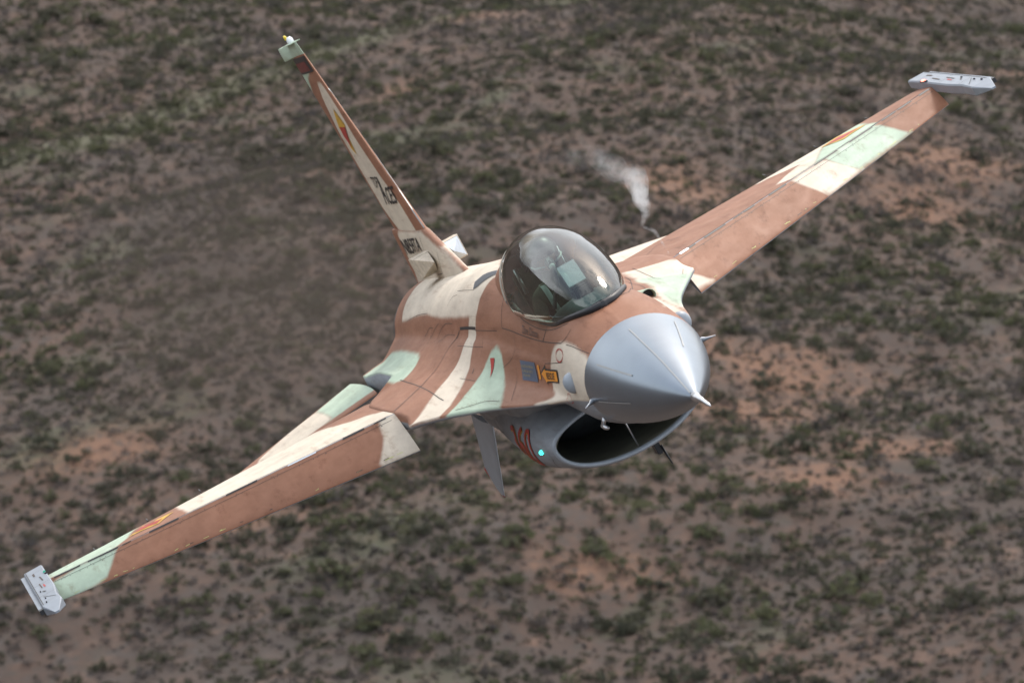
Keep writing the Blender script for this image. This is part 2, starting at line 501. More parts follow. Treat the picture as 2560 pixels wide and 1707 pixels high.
# ------------------------------------------------------------------ wings
def naca(s, tau=.04):
    s = np.clip(np.asarray(s, float), 0, 1)
    return 5*tau*(.2969*np.sqrt(s) - .126*s - .3516*s**2 + .2843*s**3 - .1036*s**4)
TE_X = 10.5
def wing_le(y): return 6.50 + (9.245-6.50)*(y-1.331)/(4.58-1.331)
def wing_hinge(y): return 7.131 + (9.622-7.131)*(y-1.374)/(4.591-1.374)
def wing_zc(y): return -.002 + .044*(y/4.58)**2
def wing_pt(y, x, up):
    le = wing_le(y); c = TE_X - le
    s = (x-le)/c
    z = wing_zc(y) + (naca(s)*c)*(1 if up else -1) - .010*max(0, s-.72)/.28*c*.6
    return z
Y0, Y1 = 1.30, 4.585
DROOP = math.radians(28)
for sd in (1, -1):
    rows = []
    for y in np.linspace(Y0, Y1, 110):
        xh = wing_hinge(y)
        u = np.linspace(0, 1, 44)
        xu = xh + (TE_X-xh)*u
        up = [(x, sd*y, wing_pt(y, x, True)) for x in xu]
        lo = [(x, sd*y, wing_pt(y, x, False)) for x in xu[::-1]]
        rows.append(up + lo)
    wing = fix_normals(grid('wing', rows, M['camo'], jet, close_v=True, cap0=True, cap1=True))
    sharp(wing, 40)
    rows = []
    for y in np.linspace(1.372, 4.585, 110):
        xh = wing_hinge(y) - .012; le = wing_le(y)
        H = np.array([xh + .004, wing_pt(y, xh, True) - .012])
        u = (1-np.cos(np.linspace(0, math.pi/2, 26)))
        xu = le + (xh-le)*u
        up = [(x, wing_pt(y, x, True)) for x in xu[::-1]]
        lo = [(x, wing_pt(y, x, False)) for x in xu]
        P = np.array(up + lo) - H
        c, s_ = math.cos(DROOP), math.sin(DROOP)
        P = np.column_stack([P[:, 0]*c - P[:, 1]*s_*-1*-1, P[:, 0]*s_ + P[:, 1]*c]) + H
        # forward points (negative dx) drop
        rows.append([(p[0], sd*y, p[1]) for p in P])
    flap = fix_normals(grid('leading_edge_flap', rows, M['camo'], jet, close_v=True, cap0=True, cap1=True))
    sharp(flap, 50)
    # knuckle that closes the hinge gap
    pts = [(wing_hinge(y), sd*y, wing_pt(y, wing_hinge(y), True) - .020) for y in np.linspace(1.36, 4.58, 30)]
    tube_obj('flap_hinge', pts, np.linspace(.021, .017, 30), M['shelfgrey'], flap, 12)
    # trailing-edge static wicks
    for y in (3.0, 3.55, 4.1):
        tube_obj('static_wick', [(TE_X-.03, sd*y, .02), (TE_X+.13, sd*y, .035)], .006, M['dark'], wing, 6)

    # wingtip launch rail
    def rail_ring(x, y0, y1, z, h, b):
        return [(x, sd*y0, z-h+b), (x, sd*y0, z+h-b), (x, sd*(y0+b), z+h), (x, sd*(y1-b), z+h), (x, sd*y1, z+h-b), (x, sd*y1, z-h+b), (x, sd*(y1-b), z-h), (x, sd*(y0+b), z-h)]
    zr = lambda x: .085 - .062*(10.0-x)
    rows = [rail_ring(7.74, 4.66, 4.70, zr(7.74), .008, .002), rail_ring(8.10, 4.585, 4.775, zr(8.1), .046, .010), rail_ring(8.5, 4.60, 4.775, zr(8.5), .050, .012),
            rail_ring(9.0, 4.580, 4.775, zr(9.0), .050, .012), rail_ring(10.0, 4.587, 4.775, zr(10), .049, .012), rail_ring(10.45, 4.587, 4.775, zr(10.45), .040, .010)]
    rail = fix_normals(grid('wingtip_launch_rail', rows, M['rail'], jet, close_v=True, cap0=True, cap1=True, smooth=False))
    rr = lambda x, h: [(x, sd*4.777, zr(x)-h), (x, sd*4.777, zr(x)+h), (x, sd*4.815, zr(x)+h), (x, sd*4.815, zr(x)-h)]
    fix_normals(grid('rail_track', [rr(8.2, .022), rr(10.42, .020)], M['rail'], rail, close_v=True, cap0=True, cap1=True, smooth=False))
    fix_normals(grid('rail_shoe', [rr(8.11, .022), rr(8.197, .022)], M['black'], rail, close_v=True, cap0=True, cap1=True, smooth=False))
    lamp = plain('position_lamp_%s' % ('green' if sd > 0 else 'red'), (.02, .25, .18) if sd > 0 else (.3, .02, .02), .2, emit=(.05, .6, .45) if sd > 0 else (1, .12, .08), estr=.3 if sd > 0 else 6)
    box_obj('position_light', (9.87, sd*4.60, zr(9.87)+.053), (.10, .025, .02), lamp, rail, bevel=.006)
    box_obj('light_bracket', (9.86, sd*4.597, zr(9.86)+.046), (.26, .02, .016), M['dark'], rail, bevel=.003)
    for x, dx in ((8.2, .03), (8.42, .02), (8.9, .03)):
        box_obj('rail_latch', (x, sd*(4.69+dx), zr(x)+.053), (.05, .012, .014), M['dark'], rail, bevel=.003)

    # tailplane
    rows = []
    for t in np.linspace(0, 1, 40):
        y = 1.035 + (2.80-1.035)*t
        le = 11.85 + (13.50-11.85)*t; te = 14.25 + (14.35-14.25)*t
        z0 = -.085 - .175*(y-1.035)
        u = (1-np.cos(np.linspace(0, math.pi, 30)))/2
        xx = le + (te-le)*u
        tk = naca(u, .045)*(te-le)
        zl = z0 + .02*(u-.5)
        rows.append([(a, sd*y, b+c) for a, b, c in zip(xx, zl, tk)] + [(a, sd*y, b-c) for a, b, c in list(zip(xx, zl, tk))[::-1][1:-1]])
    tp = fix_normals(grid('tailplane', rows, M['camo'], jet, close_v=True, cap0=True, cap1=True)); sharp(tp, 50)

    # ventral fin
    A = np.array([[10.35, .36, -.72], [11.95, .34, -.70], [11.9, .475, -1.223], [11.2, .505, -1.467]])
    rows = []
    for t in np.linspace(0, 1, 14):
        f_ = A[0]*(1-t) + A[3]*t; r_ = A[1]*(1-t) + A[2]*t
        u = (1-np.cos(np.linspace(0, math.pi, 22)))/2
        tk = naca(u, .045)*np.linalg.norm(r_-f_)
        up = [(f_*(1-a)+r_*a) + np.array([0, b, 0]) for a, b in zip(u, tk)]
        lo = [(f_*(1-a)+r_*a) - np.array([0, b, 0]) for a, b in zip(u, tk)][::-1][1:-1]
        rows.append([np.array([p[0], p[1]*sd, p[2]]) for p in up+lo])
    vf = fix_normals(grid('ventral_fin', rows, M['grey'], jet, close_v=True, cap0=True, cap1=True)); sharp(vf, 50)

    # angle-of-attack cone on the radome joint
    cone = tube_obj('air_data_cone', [(1.70, sd*.455, -.105), (1.69, sd*.482, -.105), (1.65, sd*.500, -.107), (1.56, sd*.560, -.11)], [.026, .022, .013, .003], M['metal'], jet, 14)

# ------------------------------------------------------------------ fin
def fin_section(z):
    """x of leading / trailing edge and half thickness of the fin at height z"""
    le = 10.739 + (12.815-10.739)*(z-1.116)/(3.02-1.116)
    te = 13.247 + (14.03-13.247)*(z-1.08)/(3.02-1.08)
    return le, te, .052 - .032*(z-1.1)/1.95
rows = []
for z in np.linspace(1.095, 3.035, 60):
    le, te, h = fin_section(z)
    u = (1-np.cos(np.linspace(0, math.pi, 40)))/2
    prof = naca(u, .2)/.1*h
    rows.append([(le+(te-le)*a, b, z) for a, b in zip(u, prof)] + [(le+(te-le)*a, -b, z) for a, b in list(zip(u, prof))[::-1][1:-1]])
fin = fix_normals(grid('tail_fin', rows, M['camo'], jet, close_v=True, cap0=True, cap1=True)); sharp(fin, 50)
# fin cap with the aft bulb
rows = []
for z, g in ((3.030, .0), (3.036, .012), (3.09, .016), (3.14, .014), (3.168, .004)):
    le, te, h = fin_section(z)
    te = 14.44
    u = (1-np.cos(np.linspace(0, math.pi, 40)))/2
    prof = naca(u, .2)/.1*h*.6 + np.where(u > .62, (np.sin(np.clip((u-.62)/.38, 0, 1)*math.pi)**.6)*.062, 0) + g*.6*np.sin(u*math.pi)
    rows.append([(le+(te-le)*a, b, z) for a, b in zip(u, prof)] + [(le+(te-le)*a, -b, z) for a, b in list(zip(u, prof))[::-1][1:-1]])
cap = fix_normals(grid('fin_cap', rows, M['camo'], jet, close_v=True, cap0=True, cap1=True)); sharp(cap, 45)
tube_obj('anti_collision_light', [(13.40, 0, 3.165), (13.40, 0, 3.215), (13.40, 0, 3.24)], [.035, .033, .018], plain('lamp_white', (.85, .87, .9), .15), cap, 14)
tube_obj('lamp_tip', [(13.46, .02, 3.232), (13.49, .025, 3.262)], [.018, .012], plain('lamp_yellow', (.8, .6, .03), .3), cap, 8)
box_obj('cap_plate', (13.40, 0, 3.171), (.62, .12, .008), M['camo'], cap, bevel=.002)
# fin root fairing
rows = []
for z in np.linspace(.50, 1.118, 20):
    t = (z-.645)/(1.116-.645)
    le = 9.186 + (10.739-9.186)*t if t > 0 else 9.186 - .3*(-t)
    te = 13.40 - .10*t
    h = .085 + .02*(1-t)
    u = (1-np.cos(np.linspace(0, math.pi, 44)))/2
    prof = naca(u, .2)/.1*h*.75
    prof = np.maximum(prof, np.where(u > .45, h*.62*np.minimum(1, (u-.45)/.15)*np.sqrt(np.clip(1-((u-.9)/.1).clip(0, 1)**2, 0, 1)), 0))
    if z > 1.10: prof = prof*.82
    rows.append([(le+(te-le)*a, b, z) for a, b in zip(u, prof)] + [(le+(te-le)*a, -b, z) for a, b in list(zip(u, prof))[::-1][1:-1]])
root = fix_normals(grid('fin_root_fairing', rows, M['camo'], jet, close_v=True, cap0=True, cap1=True)); sharp(root, 50)
M['tanbox'] = plain('antenna_box_paint', (.56, .49, .39), .5, noise=.18, nscale=22)
for sd in (1, -1):
    r0 = lambda x, a, b: [(x, sd*(.155-a), .812-b), (x, sd*(.155+a), .812-b), (x, sd*(.155+a), .812+b), (x, sd*(.155-a), .812+b)]
    bx = fix_normals(grid('antenna_box', [r0(11.15, .075, .085), r0(11.10, .088, .104), r0(10.86, .092, .110), r0(10.82, .085, .102)], M['tanbox'], jet, close_v=True, cap0=True, cap1=True, smooth=False))
    py = [(10.815, sd*.075, .714), (10.815, sd*.235, .714), (10.815, sd*.235, .910), (10.815, sd*.075, .910), (10.44, sd*.105, .822)]
    fix_normals(pydata('antenna_window', py, [(0, 1, 4), (1, 2, 4), (2, 3, 4), (3, 0, 4)], M['tanbox'] if sd > 0 else plain('antenna_window_blue', (.50, .57, .64), .35, noise=.12, nscale=20), bx, smooth=False))

# ------------------------------------------------------------------ nozzle, probes, bumps
rows = []
for x, r in ((13.70, .46), (13.95, .46), (14.25, .435), (14.48, .40), (14.485, .37), (14.1, .36), (13.8, .34)):
    rows.append([(x, r*math.sin(a), r*math.cos(a)) for a in np.linspace(0, 2*math.pi, 48, endpoint=False)])
fix_normals(grid('exhaust_nozzle', rows, M['dark'], jet, close_v=True))
pit = tube_obj('pitot_probe', [(.05, 0, -.262), (-.01, 0, -.272), (-.06, 0, -.276), (-.16, 0, -.283), (-.17, 0, -.284), (-.34, 0, -.312), (-.415, 0, -.324)], [.036, .031, .024, .021, .016, .014, .005], M['metal'], jet, 16)
pr_ = tube_obj('temperature_probe', [(2.0, .400, -.27), (2.0, .455, -.335)], .017, M['metal'], jet, 10)
tube_obj('probe_head', [(2.04, .455, -.34), (1.93, .455, -.345), (1.84, .452, -.35)], [.015, .018, .016], M['metal'], pr_, 10)
for sd in (1, -1):   # warning-receiver blisters beside the nose
    G = []
    for t in np.linspace(0, 1, 18):
        x = 2.12 + .30*t
        k = math.sqrt(max(0, 1-((t-.25)/.25)**2)) if t < .25 else math.sqrt(max(0, 1-((t-.25)/.75)**1.6))
        G.append([(x, sd*(.475 + .075*k*math.cos(a)), .04 + .085*k*math.sin(a)) for a in np.linspace(0, 2*math.pi, 20, endpoint=False)])
    fix_normals(grid('warning_receiver_blister', G, M['grey'], jet, close_v=True))
# belly blades behind the intake lip, port side
ant = box_obj('blade_antenna', (4.75, -.17, -1.0), (.16, .05, .12), M['black'], jet, bevel=.01)
tube_obj('antenna_mast', [(4.62, -.19, -.99), (4.55, -.195, -1.16)], [.012, .006], M['black'], ant, 8)
# position light on the intake flank
M['lamp_g'] = plain('lit_green_lamp', (.02, .3, .25), .15, emit=(.05, 1.0, .75), estr=2.2)
lb = box_obj('lamp_housing', (4.47, .693, -.55), (.10, .03, .055), M['dark'], jet, bevel=.01)
bm = bmesh.new(); bmesh.ops.create_uvsphere(bm, u_segments=14, v_segments=10, radius=.021)
bm.transform(Matrix.Translation((4.44, .708, -.548)))
me = bpy.data.meshes.new('green_lamp'); bm.to_mesh(me); bm.free(); link('green_lamp', me, M['lamp_g'], lb)

# @@PAINT
# ------------------------------------------------------------------ paint scheme and markings
#DATA_BEGIN
# camouflage outlines and markings, jet frame (x aft, y starboard, z up)
CAMO = [
 ('fuselage', 'c_tan', 'S', -0.7, 9, [(12.27, 0.462, 0.356), (11.579, 0.457, 0.392), (10.839, 0.436, 0.438), (10.097, 0.43, 0.462), (9.533, 0.444, 0.457), (8.783, 0.454, 0.461), (7.592, 0.455, 0.49), (6.718, 0.451, 0.512), (6.897, 0.494, 0.408), (6.976, 0.562, 0.32), (6.931, 0.678, 0.224), (6.953, 0.795, 0.152), (6.812, 0.937, 0.112), (6.595, 1.104, 0.065), (6.436, 1.271, 0.004), (6.326, 1.366, -0.03), (6.745, 1.358, -0.096), (5.889, 1.185, -0.081), (5.659, 1.183, -0.03), (5.725, 1.055, 0.022), (5.916, 0.915, 0.071), (6.211, 0.774, 0.128), (6.38, 0.657, 0.216), (6.436, 0.569, 0.313), (6.428, 0.485, 0.426), (6.281, 0.423, 0.553), (6.223, 0.356, 0.639), (6.141, 0.283, 0.703), (6.038, 0.215, 0.746), (5.844, 0.142, 0.766), (5.908, 0.1, 0.78), (6.868, -0.053, 0.787), (10.573, -0.203, 0.681), (11.786, -0.212, 0.6), (12.461, -0.109, 0.595), (12.467, 0.108, 0.582), (12.383, 0.219, 0.554), (12.393, 0.319, 0.498), (12.358, 0.398, 0.431)]),
 ('fuselage', 'c_tan', 'S', -0.1, 9, [(2.52, 0.38, 0.323), (2.743, 0.405, 0.3), (2.899, 0.431, 0.25), (2.985, 0.455, 0.194), (2.971, 0.477, 0.157), (3.088, 0.494, 0.078), (3.18, 0.508, 0.012), (3.173, 0.522, -0.023), (3.064, 0.535, -0.047), (2.98, 0.561, -0.062), (3.11, 0.638, -0.066), (3.273, 0.699, -0.063), (3.2, 0.75, -0.16), (2.6, 0.62, -0.3), (1.7, 0.55, -0.3), (1.7, 0.37, 0.2), (2.058, 0.341, 0.282), (2.314, 0.358, 0.323)]),
 ('fuselage', 'c_grn', 'S', 0.2, 9, [(5.39, 0.52, 0.294), (5.561, 0.561, 0.259), (5.702, 0.629, 0.184), (5.745, 0.737, 0.11), (5.638, 0.877, 0.059), (5.535, 1.04, 0.01), (5.52, 1.139, -0.031), (5.75, 1.35, -0.1), (3.9, 0.95, -0.12), (4.314, 0.835, -0.048), (4.573, 0.747, -0.01), (4.904, 0.644, 0.063), (5.032, 0.585, 0.144), (5.124, 0.539, 0.235), (5.248, 0.519, 0.28)]),
 ('fuselage', 'c_grn', 'S', 0.3, 9, [(13.315, 0.822, 0.037), (12.522, 0.675, 0.126), (11.316, 0.687, 0.189), (9.79, 0.704, 0.21), (9.581, 0.732, 0.185), (9.441, 0.808, 0.153), (9.308, 0.922, 0.122), (9.25, 0.982, 0.111), (9.642, 1.037, 0.096), (11.149, 1.004, -0.001), (13.016, 0.98, -0.079)]),
 ('wing', 'c_tan', 'Z', 0, 9, [(7.096, 1.329, 0.022), (7.392, 1.298, 0.079), (7.843, 1.426, 0.081), (8.246, 1.505, 0.076), (8.526, 1.619, 0.072), (9.233, 1.744, 0.054), (10.432, 1.838, 0.02), (10.51, 2.544, 0.096), (10.503, 3.274, 0.063), (9.559, 3.283, 0.056), (8.591, 3.259, 0.031), (8.477, 3.112, -0.004), (7.955, 2.438, 0.009)]),
 ('wing', 'c_grn', 'Z', 0, 9, [(10.501, 3.643, 0.039), (10.232, 3.703, 0.032), (9.421, 3.816, 0.064), (9.142, 3.971, 0.061), (9.219, 4.071, 0.018), (9.477, 4.408, 0.004), (10.098, 4.865, 0.005), (10.532, 4.706, 0.257)]),
 ('leading_edge_flap', 'c_tan', 'Z', 0, 9, [(7.231, 1.511, 0.137), (7.167, 1.533, 0.027), (7.065, 1.553, -0.043), (6.982, 1.613, -0.126), (6.944, 1.658, -0.177), (6.923, 1.701, -0.222), (6.3, 1.62, -0.3), (6.1, 1.15, -0.3), (7.4, 1.15, 0)]),
 ('leading_edge_flap', 'c_grn', 'Z', 0, 9, [(9.099, 3.938, 0.074), (9.073, 3.988, 0.026), (9.026, 4.047, -0.026), (8.969, 4.14, -0.108), (9.03, 4.263, -0.185), (9.307, 4.688, -0.193), (9.623, 4.734, 0.135), (9.374, 4.278, 0.102)]),
 ('wing.001', 'c_tan', 'Z', -9, 0, [(10.503, -2.871, 0.036), (10.199, -2.835, 0.019), (9.585, -2.97, 0.052), (9.271, -3.114, 0.062), (8.939, -2.911, 0.067), (8.499, -2.695, 0.07), (8.256, -2.827, 0.053), (8.461, -3.092, 0.047), (9.727, -3.44, 0.053), (10.427, -3.654, 0.044), (10.503, -3.266, 0.049)]),
 ('wing.001', 'c_grn', 'Z', -9, 0, [(10.464, -3.623, 0.043), (9.597, -3.413, 0.057), (8.455, -3.084, 0.052), (8.636, -3.317, 0.045), (8.936, -3.704, 0.042), (9.073, -3.882, 0.03), (9.527, -3.877, 0.063), (10.469, -3.985, 0.027), (10.434, -3.83, 0.044)]),
 ('leading_edge_flap.001', 'c_tan', 'Z', -9, 0, [(8.205, -2.783, 0.062), (8.178, -2.802, 0.039), (8.064, -2.884, -0.067), (7.965, -2.971, -0.186), (8.002, -3.032, -0.207), (8.349, -3.438, -0.189), (8.324, -3.392, -0.16), (8.399, -3.299, -0.058), (8.485, -3.218, 0.03), (8.506, -3.178, 0.083)]),
 ('leading_edge_flap.001', 'c_grn', 'Z', -9, 0, [(8.529, -3.196, 0.073), (8.485, -3.218, 0.03), (8.399, -3.299, -0.058), (8.324, -3.392, -0.16), (8.378, -3.457, -0.2), (8.885, -4.086, -0.168), (8.867, -4.046, -0.13), (8.924, -3.97, -0.052), (9.009, -3.887, 0.034), (9.011, -3.809, 0.097)]),
 ('leading_edge_flap.001', 'c_tan', 'Z', -9, 0, [(6.894, -1.407, -0.078), (6.858, -1.419, -0.108), (6.825, -1.467, -0.155), (6.782, -1.514, -0.215), (6.791, -1.543, -0.279), (6.762, -1.517, -0.331), (6.645, -1.34, -0.319), (6.871, -1.315, -0.221)]),
 ('fuselage', 'c_tan', 'P', -9, -0.2, [(7.757, -0.995, 0.121), (7.515, -1.065, 0.112), (7.286, -1.187, 0.095), (7.058, -1.328, 0.077), (6.876, -1.349, 0.062), (6.7, -1.5, -0.05), (6.2, -1.5, -0.1), (5, -1.15, -0.1), (4, -0.95, -0.1), (3.3, -0.8, -0.1), (4.615, -0.801, -0.023), (5.24, -0.844, 0.024), (6.108, -0.934, 0.077), (6.872, -0.947, 0.114)]),
 ('fuselage', 'c_grn', 'P', -9, -0.2, [(6.648, -0.932, 0.103), (6.519, -1.066, 0.062), (5.985, -1.246, -0.001), (6.3, -1.5, -0.05), (5, -1.15, -0.1), (4, -0.95, -0.1), (3.6, -0.85, -0.1), (4.632, -0.831, -0.03), (5.354, -0.879, 0.029), (5.978, -0.927, 0.072)]),
 ('fuselage', 'c_tan', 'P', -9, -0.1, [(5.217, -0.795, 0.036), (4.818, -0.807, -0.01), (4.347, -0.801, -0.039), (3.0, -0.65, -0.1), (2.5, -0.6, -0.25), (1.7, -0.55, -0.25), (3.527, -0.673, -0.052), (4.028, -0.719, -0.038), (2.005, -0.383, 0.222)]),
 ('tail_fin', 'c_tan', 'Y', -9, 9, [(12.78, 0.024, 2.727), (13.043, 0.025, 2.57), (13.386, 0.013, 2.181), (13.29, 0.01, 1.73), (13.206, 0.007, 1.345), (12.619, 0.044, 1.076), (11.105, 0.051, 1.081), (11.312, 0.038, 1.397), (11.691, 0.037, 1.706), (12.086, 0.032, 2.091), (12.277, 0.022, 2.4), (12.458, 0.018, 2.604), (12.573, 0.017, 2.716)]),
 ('tail_fin', 'c_grn', 'Y', -9, 9, [(14.041, 0.026, 3.054), (13.033, 0.023, 2.846), (13.503, 0.015, 2.784), (13.831, 0.002, 2.656), (13.897, 0.054, 2.687)]),
 ('fin_root_fairing', 'c_tan', 'Y', -9, 9, [(12.629, 0.046, 1.109), (10.876, 0.036, 1.11), (10.723, 0.038, 1.071), (10.543, 0.039, 1.013), (10.243, 0.036, 0.93), (10.104, 0.037, 0.884), (10.182, -0.006, 0.946), (9.261, -0.025, 0.645), (9.486, 0.056, 0.615), (13.153, 0.064, 0.496), (12.878, 0.064, 0.669), (12.741, 0.054, 1.06)]),
 ('tailplane', 'c_grn', 'Z', 0, 9, [(12.007, 0.826, 0.038), (14.254, 1.022, -0.014), (14.152, 1.471, -0.146), (12.467, 1.484, -0.137), (12.491, 1.573, -0.263), (11.946, 0.987, -0.239)]),
 ('tailplane', 'c_tan', 'Z', 0, 9, [(14.152, 1.471, -0.146), (12.467, 1.484, -0.137), (12.491, 1.573, -0.263), (13.196, 2.329, -0.296), (13.996, 2.198, -0.268), (14.295, 1.792, -0.178)]),
 ('tailplane.001', 'c_tan', 'Z', -9, 0, [(12.373, -1.23, -0.081), (13.824, -1.702, -0.175), (14.256, -1.897, -0.212), (14.319, -2.204, -0.263), (14.218, -2.518, -0.331), (13.06, -2.151, -0.262), (12.398, -1.611, -0.204)]),
]
LINES = [
 ('fuselage', 0.007, 'k', [(5.244, 0.282, 0.625), (5.211, 0.335, 0.571), (5.166, 0.384, 0.504), (5.144, 0.412, 0.461), (5.123, 0.429, 0.423)]),
 ('fuselage', 0.007, 'k', [(5.123, 0.429, 0.423), (4.743, 0.418, 0.4), (4.366, 0.411, 0.371), (3.847, 0.405, 0.343), (3.279, 0.401, 0.328), (2.863, 0.393, 0.323), (2.482, 0.38, 0.32)]),
 ('fuselage', 0.006, 'k', [(2.482, 0.38, 0.32), (2.348, 0.343, 0.347), (2.294, 0.282, 0.392)]),
 ('fuselage', 0.012, 'k', [(3.163, 0.32, 0.434), (3.199, 0.364, 0.383), (3.279, 0.401, 0.328)]),
 ('fuselage', 0.005, 'k', [(5.005, 0.28, 0.598), (4.774, 0.306, 0.551), (4.44, 0.334, 0.49), (4.132, 0.346, 0.451), (3.644, 0.352, 0.415), (3.152, 0.348, 0.401), (2.753, 0.318, 0.411), (2.43, 0.26, 0.43)]),
 ('fuselage', 0.013, 'k', [(7.222, 1.361, 0.078), (7.433, 1.185, 0.097), (7.633, 1.021, 0.118), (7.818, 0.896, 0.137), (7.908, 0.772, 0.179), (7.914, 0.677, 0.234), (7.845, 0.592, 0.29), (7.54, 0.501, 0.385)]),
 ('fuselage', 0.007, 'k', [(9.439, 0.992, 0.107), (8.61, 1.006, 0.114), (7.616, 1.024, 0.117), (6.784, 1.037, 0.095), (6.129, 1.042, 0.052)]),
 ('fuselage', 0.026, 'k', [(7.477, 0.494, 0.403), (6.929, 0.49, 0.418), (6.431, 0.486, 0.424)]),
 ('fuselage', 0.005, 'k', [(6.449, 0.492, 0.407), (5.908, 0.475, 0.408), (5.363, 0.451, 0.405)]),
 ('fuselage', 0.005, 'k', [(5.431, 1.058, -0.006), (5.208, 0.956, -0.013), (4.927, 0.856, -0.016), (4.496, 0.8, -0.03)]),
 ('fuselage', 0.014, 'k', [(6.03, 0.732, 0.137), (6.071, 0.693, 0.165)]),
 ('fuselage', 0.005, 'k', [(10.206, 0.536, 0.279), (9.835, 0.497, 0.356), (9.533, 0.495, 0.364)]),
 ('fuselage', 0.005, 'k', [(9.688, 0.55, 0.286), (9.448, 0.501, 0.35), (9.072, 0.478, 0.41)]),
 ('fuselage', 0.005, 'k', [(9.227, 0.583, 0.269), (9.05, 0.514, 0.333), (8.595, 0.482, 0.413), (8.005, 0.478, 0.432)]),
 ('fuselage', 0.004, 'k', [(8.899, 0.577, 0.281), (8.453, 0.521, 0.331), (7.882, 0.519, 0.343)]),
 ('fuselage', 0.004, 'k', [(9.722, 0.684, 0.214), (9.684, 0.561, 0.279), (9.638, 0.5, 0.352)]),
 ('fuselage', 0.004, 'k', [(8.019, 0.95, 0.128), (8.016, 0.85, 0.149), (8.215, 0.749, 0.189)]),
 ('fuselage', 0.004, 'k', [(6.388, 0.807, 0.122), (6.032, 0.79, 0.112), (5.762, 0.771, 0.098)]),
 ('fuselage', 0.004, 'k', [(8.14, 0.288, 0.649), (7.597, 0.294, 0.666), (6.805, 0.305, 0.685)]),
 ('fuselage', 0.004, 'k', [(8.531, 0.391, 0.547), (8.334, 0.334, 0.608), (7.983, 0.32, 0.631)]),
 ('fuselage', 0.004, 'k', [(7.353, 0.598, 0.293), (6.558, 0.585, 0.3), (5.916, 0.559, 0.297)]),
 ('fuselage', 0.004, 'k', [(6.064, 0.503, 0.359), (5.944, 0.561, 0.297), (5.947, 0.616, 0.23)]),
 ('fuselage', 0.004, 'k', [(5.032, 0.585, 0.144), (4.635, 0.505, 0.229), (4.631, 0.432, 0.353)]),
 ('fuselage', 0.004, 'k', [(4.154, 0.752, -0.038), (4.438, 0.636, 0.015), (4.555, 0.545, 0.137)]),
 ('fuselage', 0.004, 'k', [(11.809, 0.468, 0.368), (10.839, 0.436, 0.438), (10.108, 0.426, 0.466)]),
 ('fuselage', 0.005, 'k', [(3.223, 0.478, 0.174), (2.875, 0.46, 0.18), (2.41, 0.447, 0.194)]),
 ('fuselage', 0.005, 'k', [(2.302, 0.371, 0.307), (2.152, 0.357, 0.29), (1.969, 0.341, 0.257), (1.76, 0.313, 0.213)]),
 ('fuselage', 0.005, 'k', [(7.114, -0.923, 0.125), (6.516, -0.868, 0.108), (2.497, -0.288, 0.418), (2.229, -0.173, 0.438)]),
 ('fuselage', 0.004, 'k', [(6.706, -0.858, 0.123), (6.036, -0.864, 0.09), (5.614, -0.826, 0.07), (5.352, -0.785, 0.056)]),
 ('fuselage', 0.004, 'k', [(7.746, -1.106, 0.109), (6.883, -1.049, 0.1), (6.141, -1.056, 0.049)]),
 ('fuselage', 0.004, 'k', [(6.479, -1.308, 0.002), (5.991, -1.214, 0.006)]),
 ('wing', 0.006, 'k', [(9.145, 1.296, 0.055), (8.255, 1.306, 0.077), (7.528, 1.327, 0.081)]),
 ('wing', 0.005, 'k', [(9.171, 1.676, 0.056), (9.019, 1.492, 0.059), (8.88, 1.325, 0.063)]),
 ('wing', 0.005, 'k', [(9.915, 4.572, 0.063), (9.976, 3.969, 0.052), (9.392, 3.348, 0.061)]),
 ('wing.001', 0.006, 'k', [(8.674, -1.404, 0.068), (9.243, -1.634, 0.053), (8.595, -1.732, 0.07)]),
 ('wing.001', 0.005, 'k', [(8.137, -2.295, 0.072), (8.402, -2.904, 0.067), (8.822, -3.558, 0.064), (9.593, -4.507, 0.067)]),
 ('wing.001', 0.004, 'k', [(7.197, -1.416, 0.073), (7.624, -2.004, 0.069), (7.954, -2.436, 0.066)]),
 ('radome', 0.011, 'm', [(1.504, -0.003, 0.251), (1.135, 0.001, 0.147), (0.762, 0.001, 0.024), (0.375, 0.008, -0.119), (0.092, 0.013, -0.231)]),
 ('radome', 0.013, 'm', [(1.531, 0.332, 0.135), (1.212, 0.28, 0.07), (0.906, 0.218, -0.001)]),
 ('radome', 0.01, 'm', [(1.545, -0.336, 0.135), (1.216, -0.28, 0.072), (0.918, -0.22, 0.002)]),
 ('radome', 0.01, 'm', [(1.532, 0.448, -0.111), (1.217, 0.387, -0.144), (0.935, 0.318, -0.177)]),
 ('air_intake', 0.005, 'k', [(9.244, 0.493, -0.653), (9.126, 0.475, -0.683), (7.295, 0.609, -0.544)]),
 ('air_intake', 0.008, 'k', [(5.031, 0.663, -0.439), (4.989, 0.651, -0.42)]),
 ('air_intake', 0.005, 'k', [(4.152, 0.694, -0.551), (4.134, 0.683, -0.608), (5.699, 0.416, -0.882)]),
 ('tail_fin', 0.01, 'm', [(12.398, -0.002, 2.636), (11.98, -0.019, 2.206), (11.35, -0.007, 1.668), (10.749, 0.004, 1.123)]),
 ('fin_root_fairing', 0.006, 'k', [(10.99, 0.043, 1.112), (10.977, 0.061, 1.038), (11.056, 0.069, 0.955), (11.1, 0.07, 0.927)]),
 ('fin_root_fairing', 0.006, 'k', [(10.303, 0.051, 0.901), (10.383, 0.07, 0.797), (10.582, 0.077, 0.682)]),
 ('fin_root_fairing', 0.006, 'k', [(10.965, 0.075, 0.669), (10.582, 0.077, 0.682)]),
]
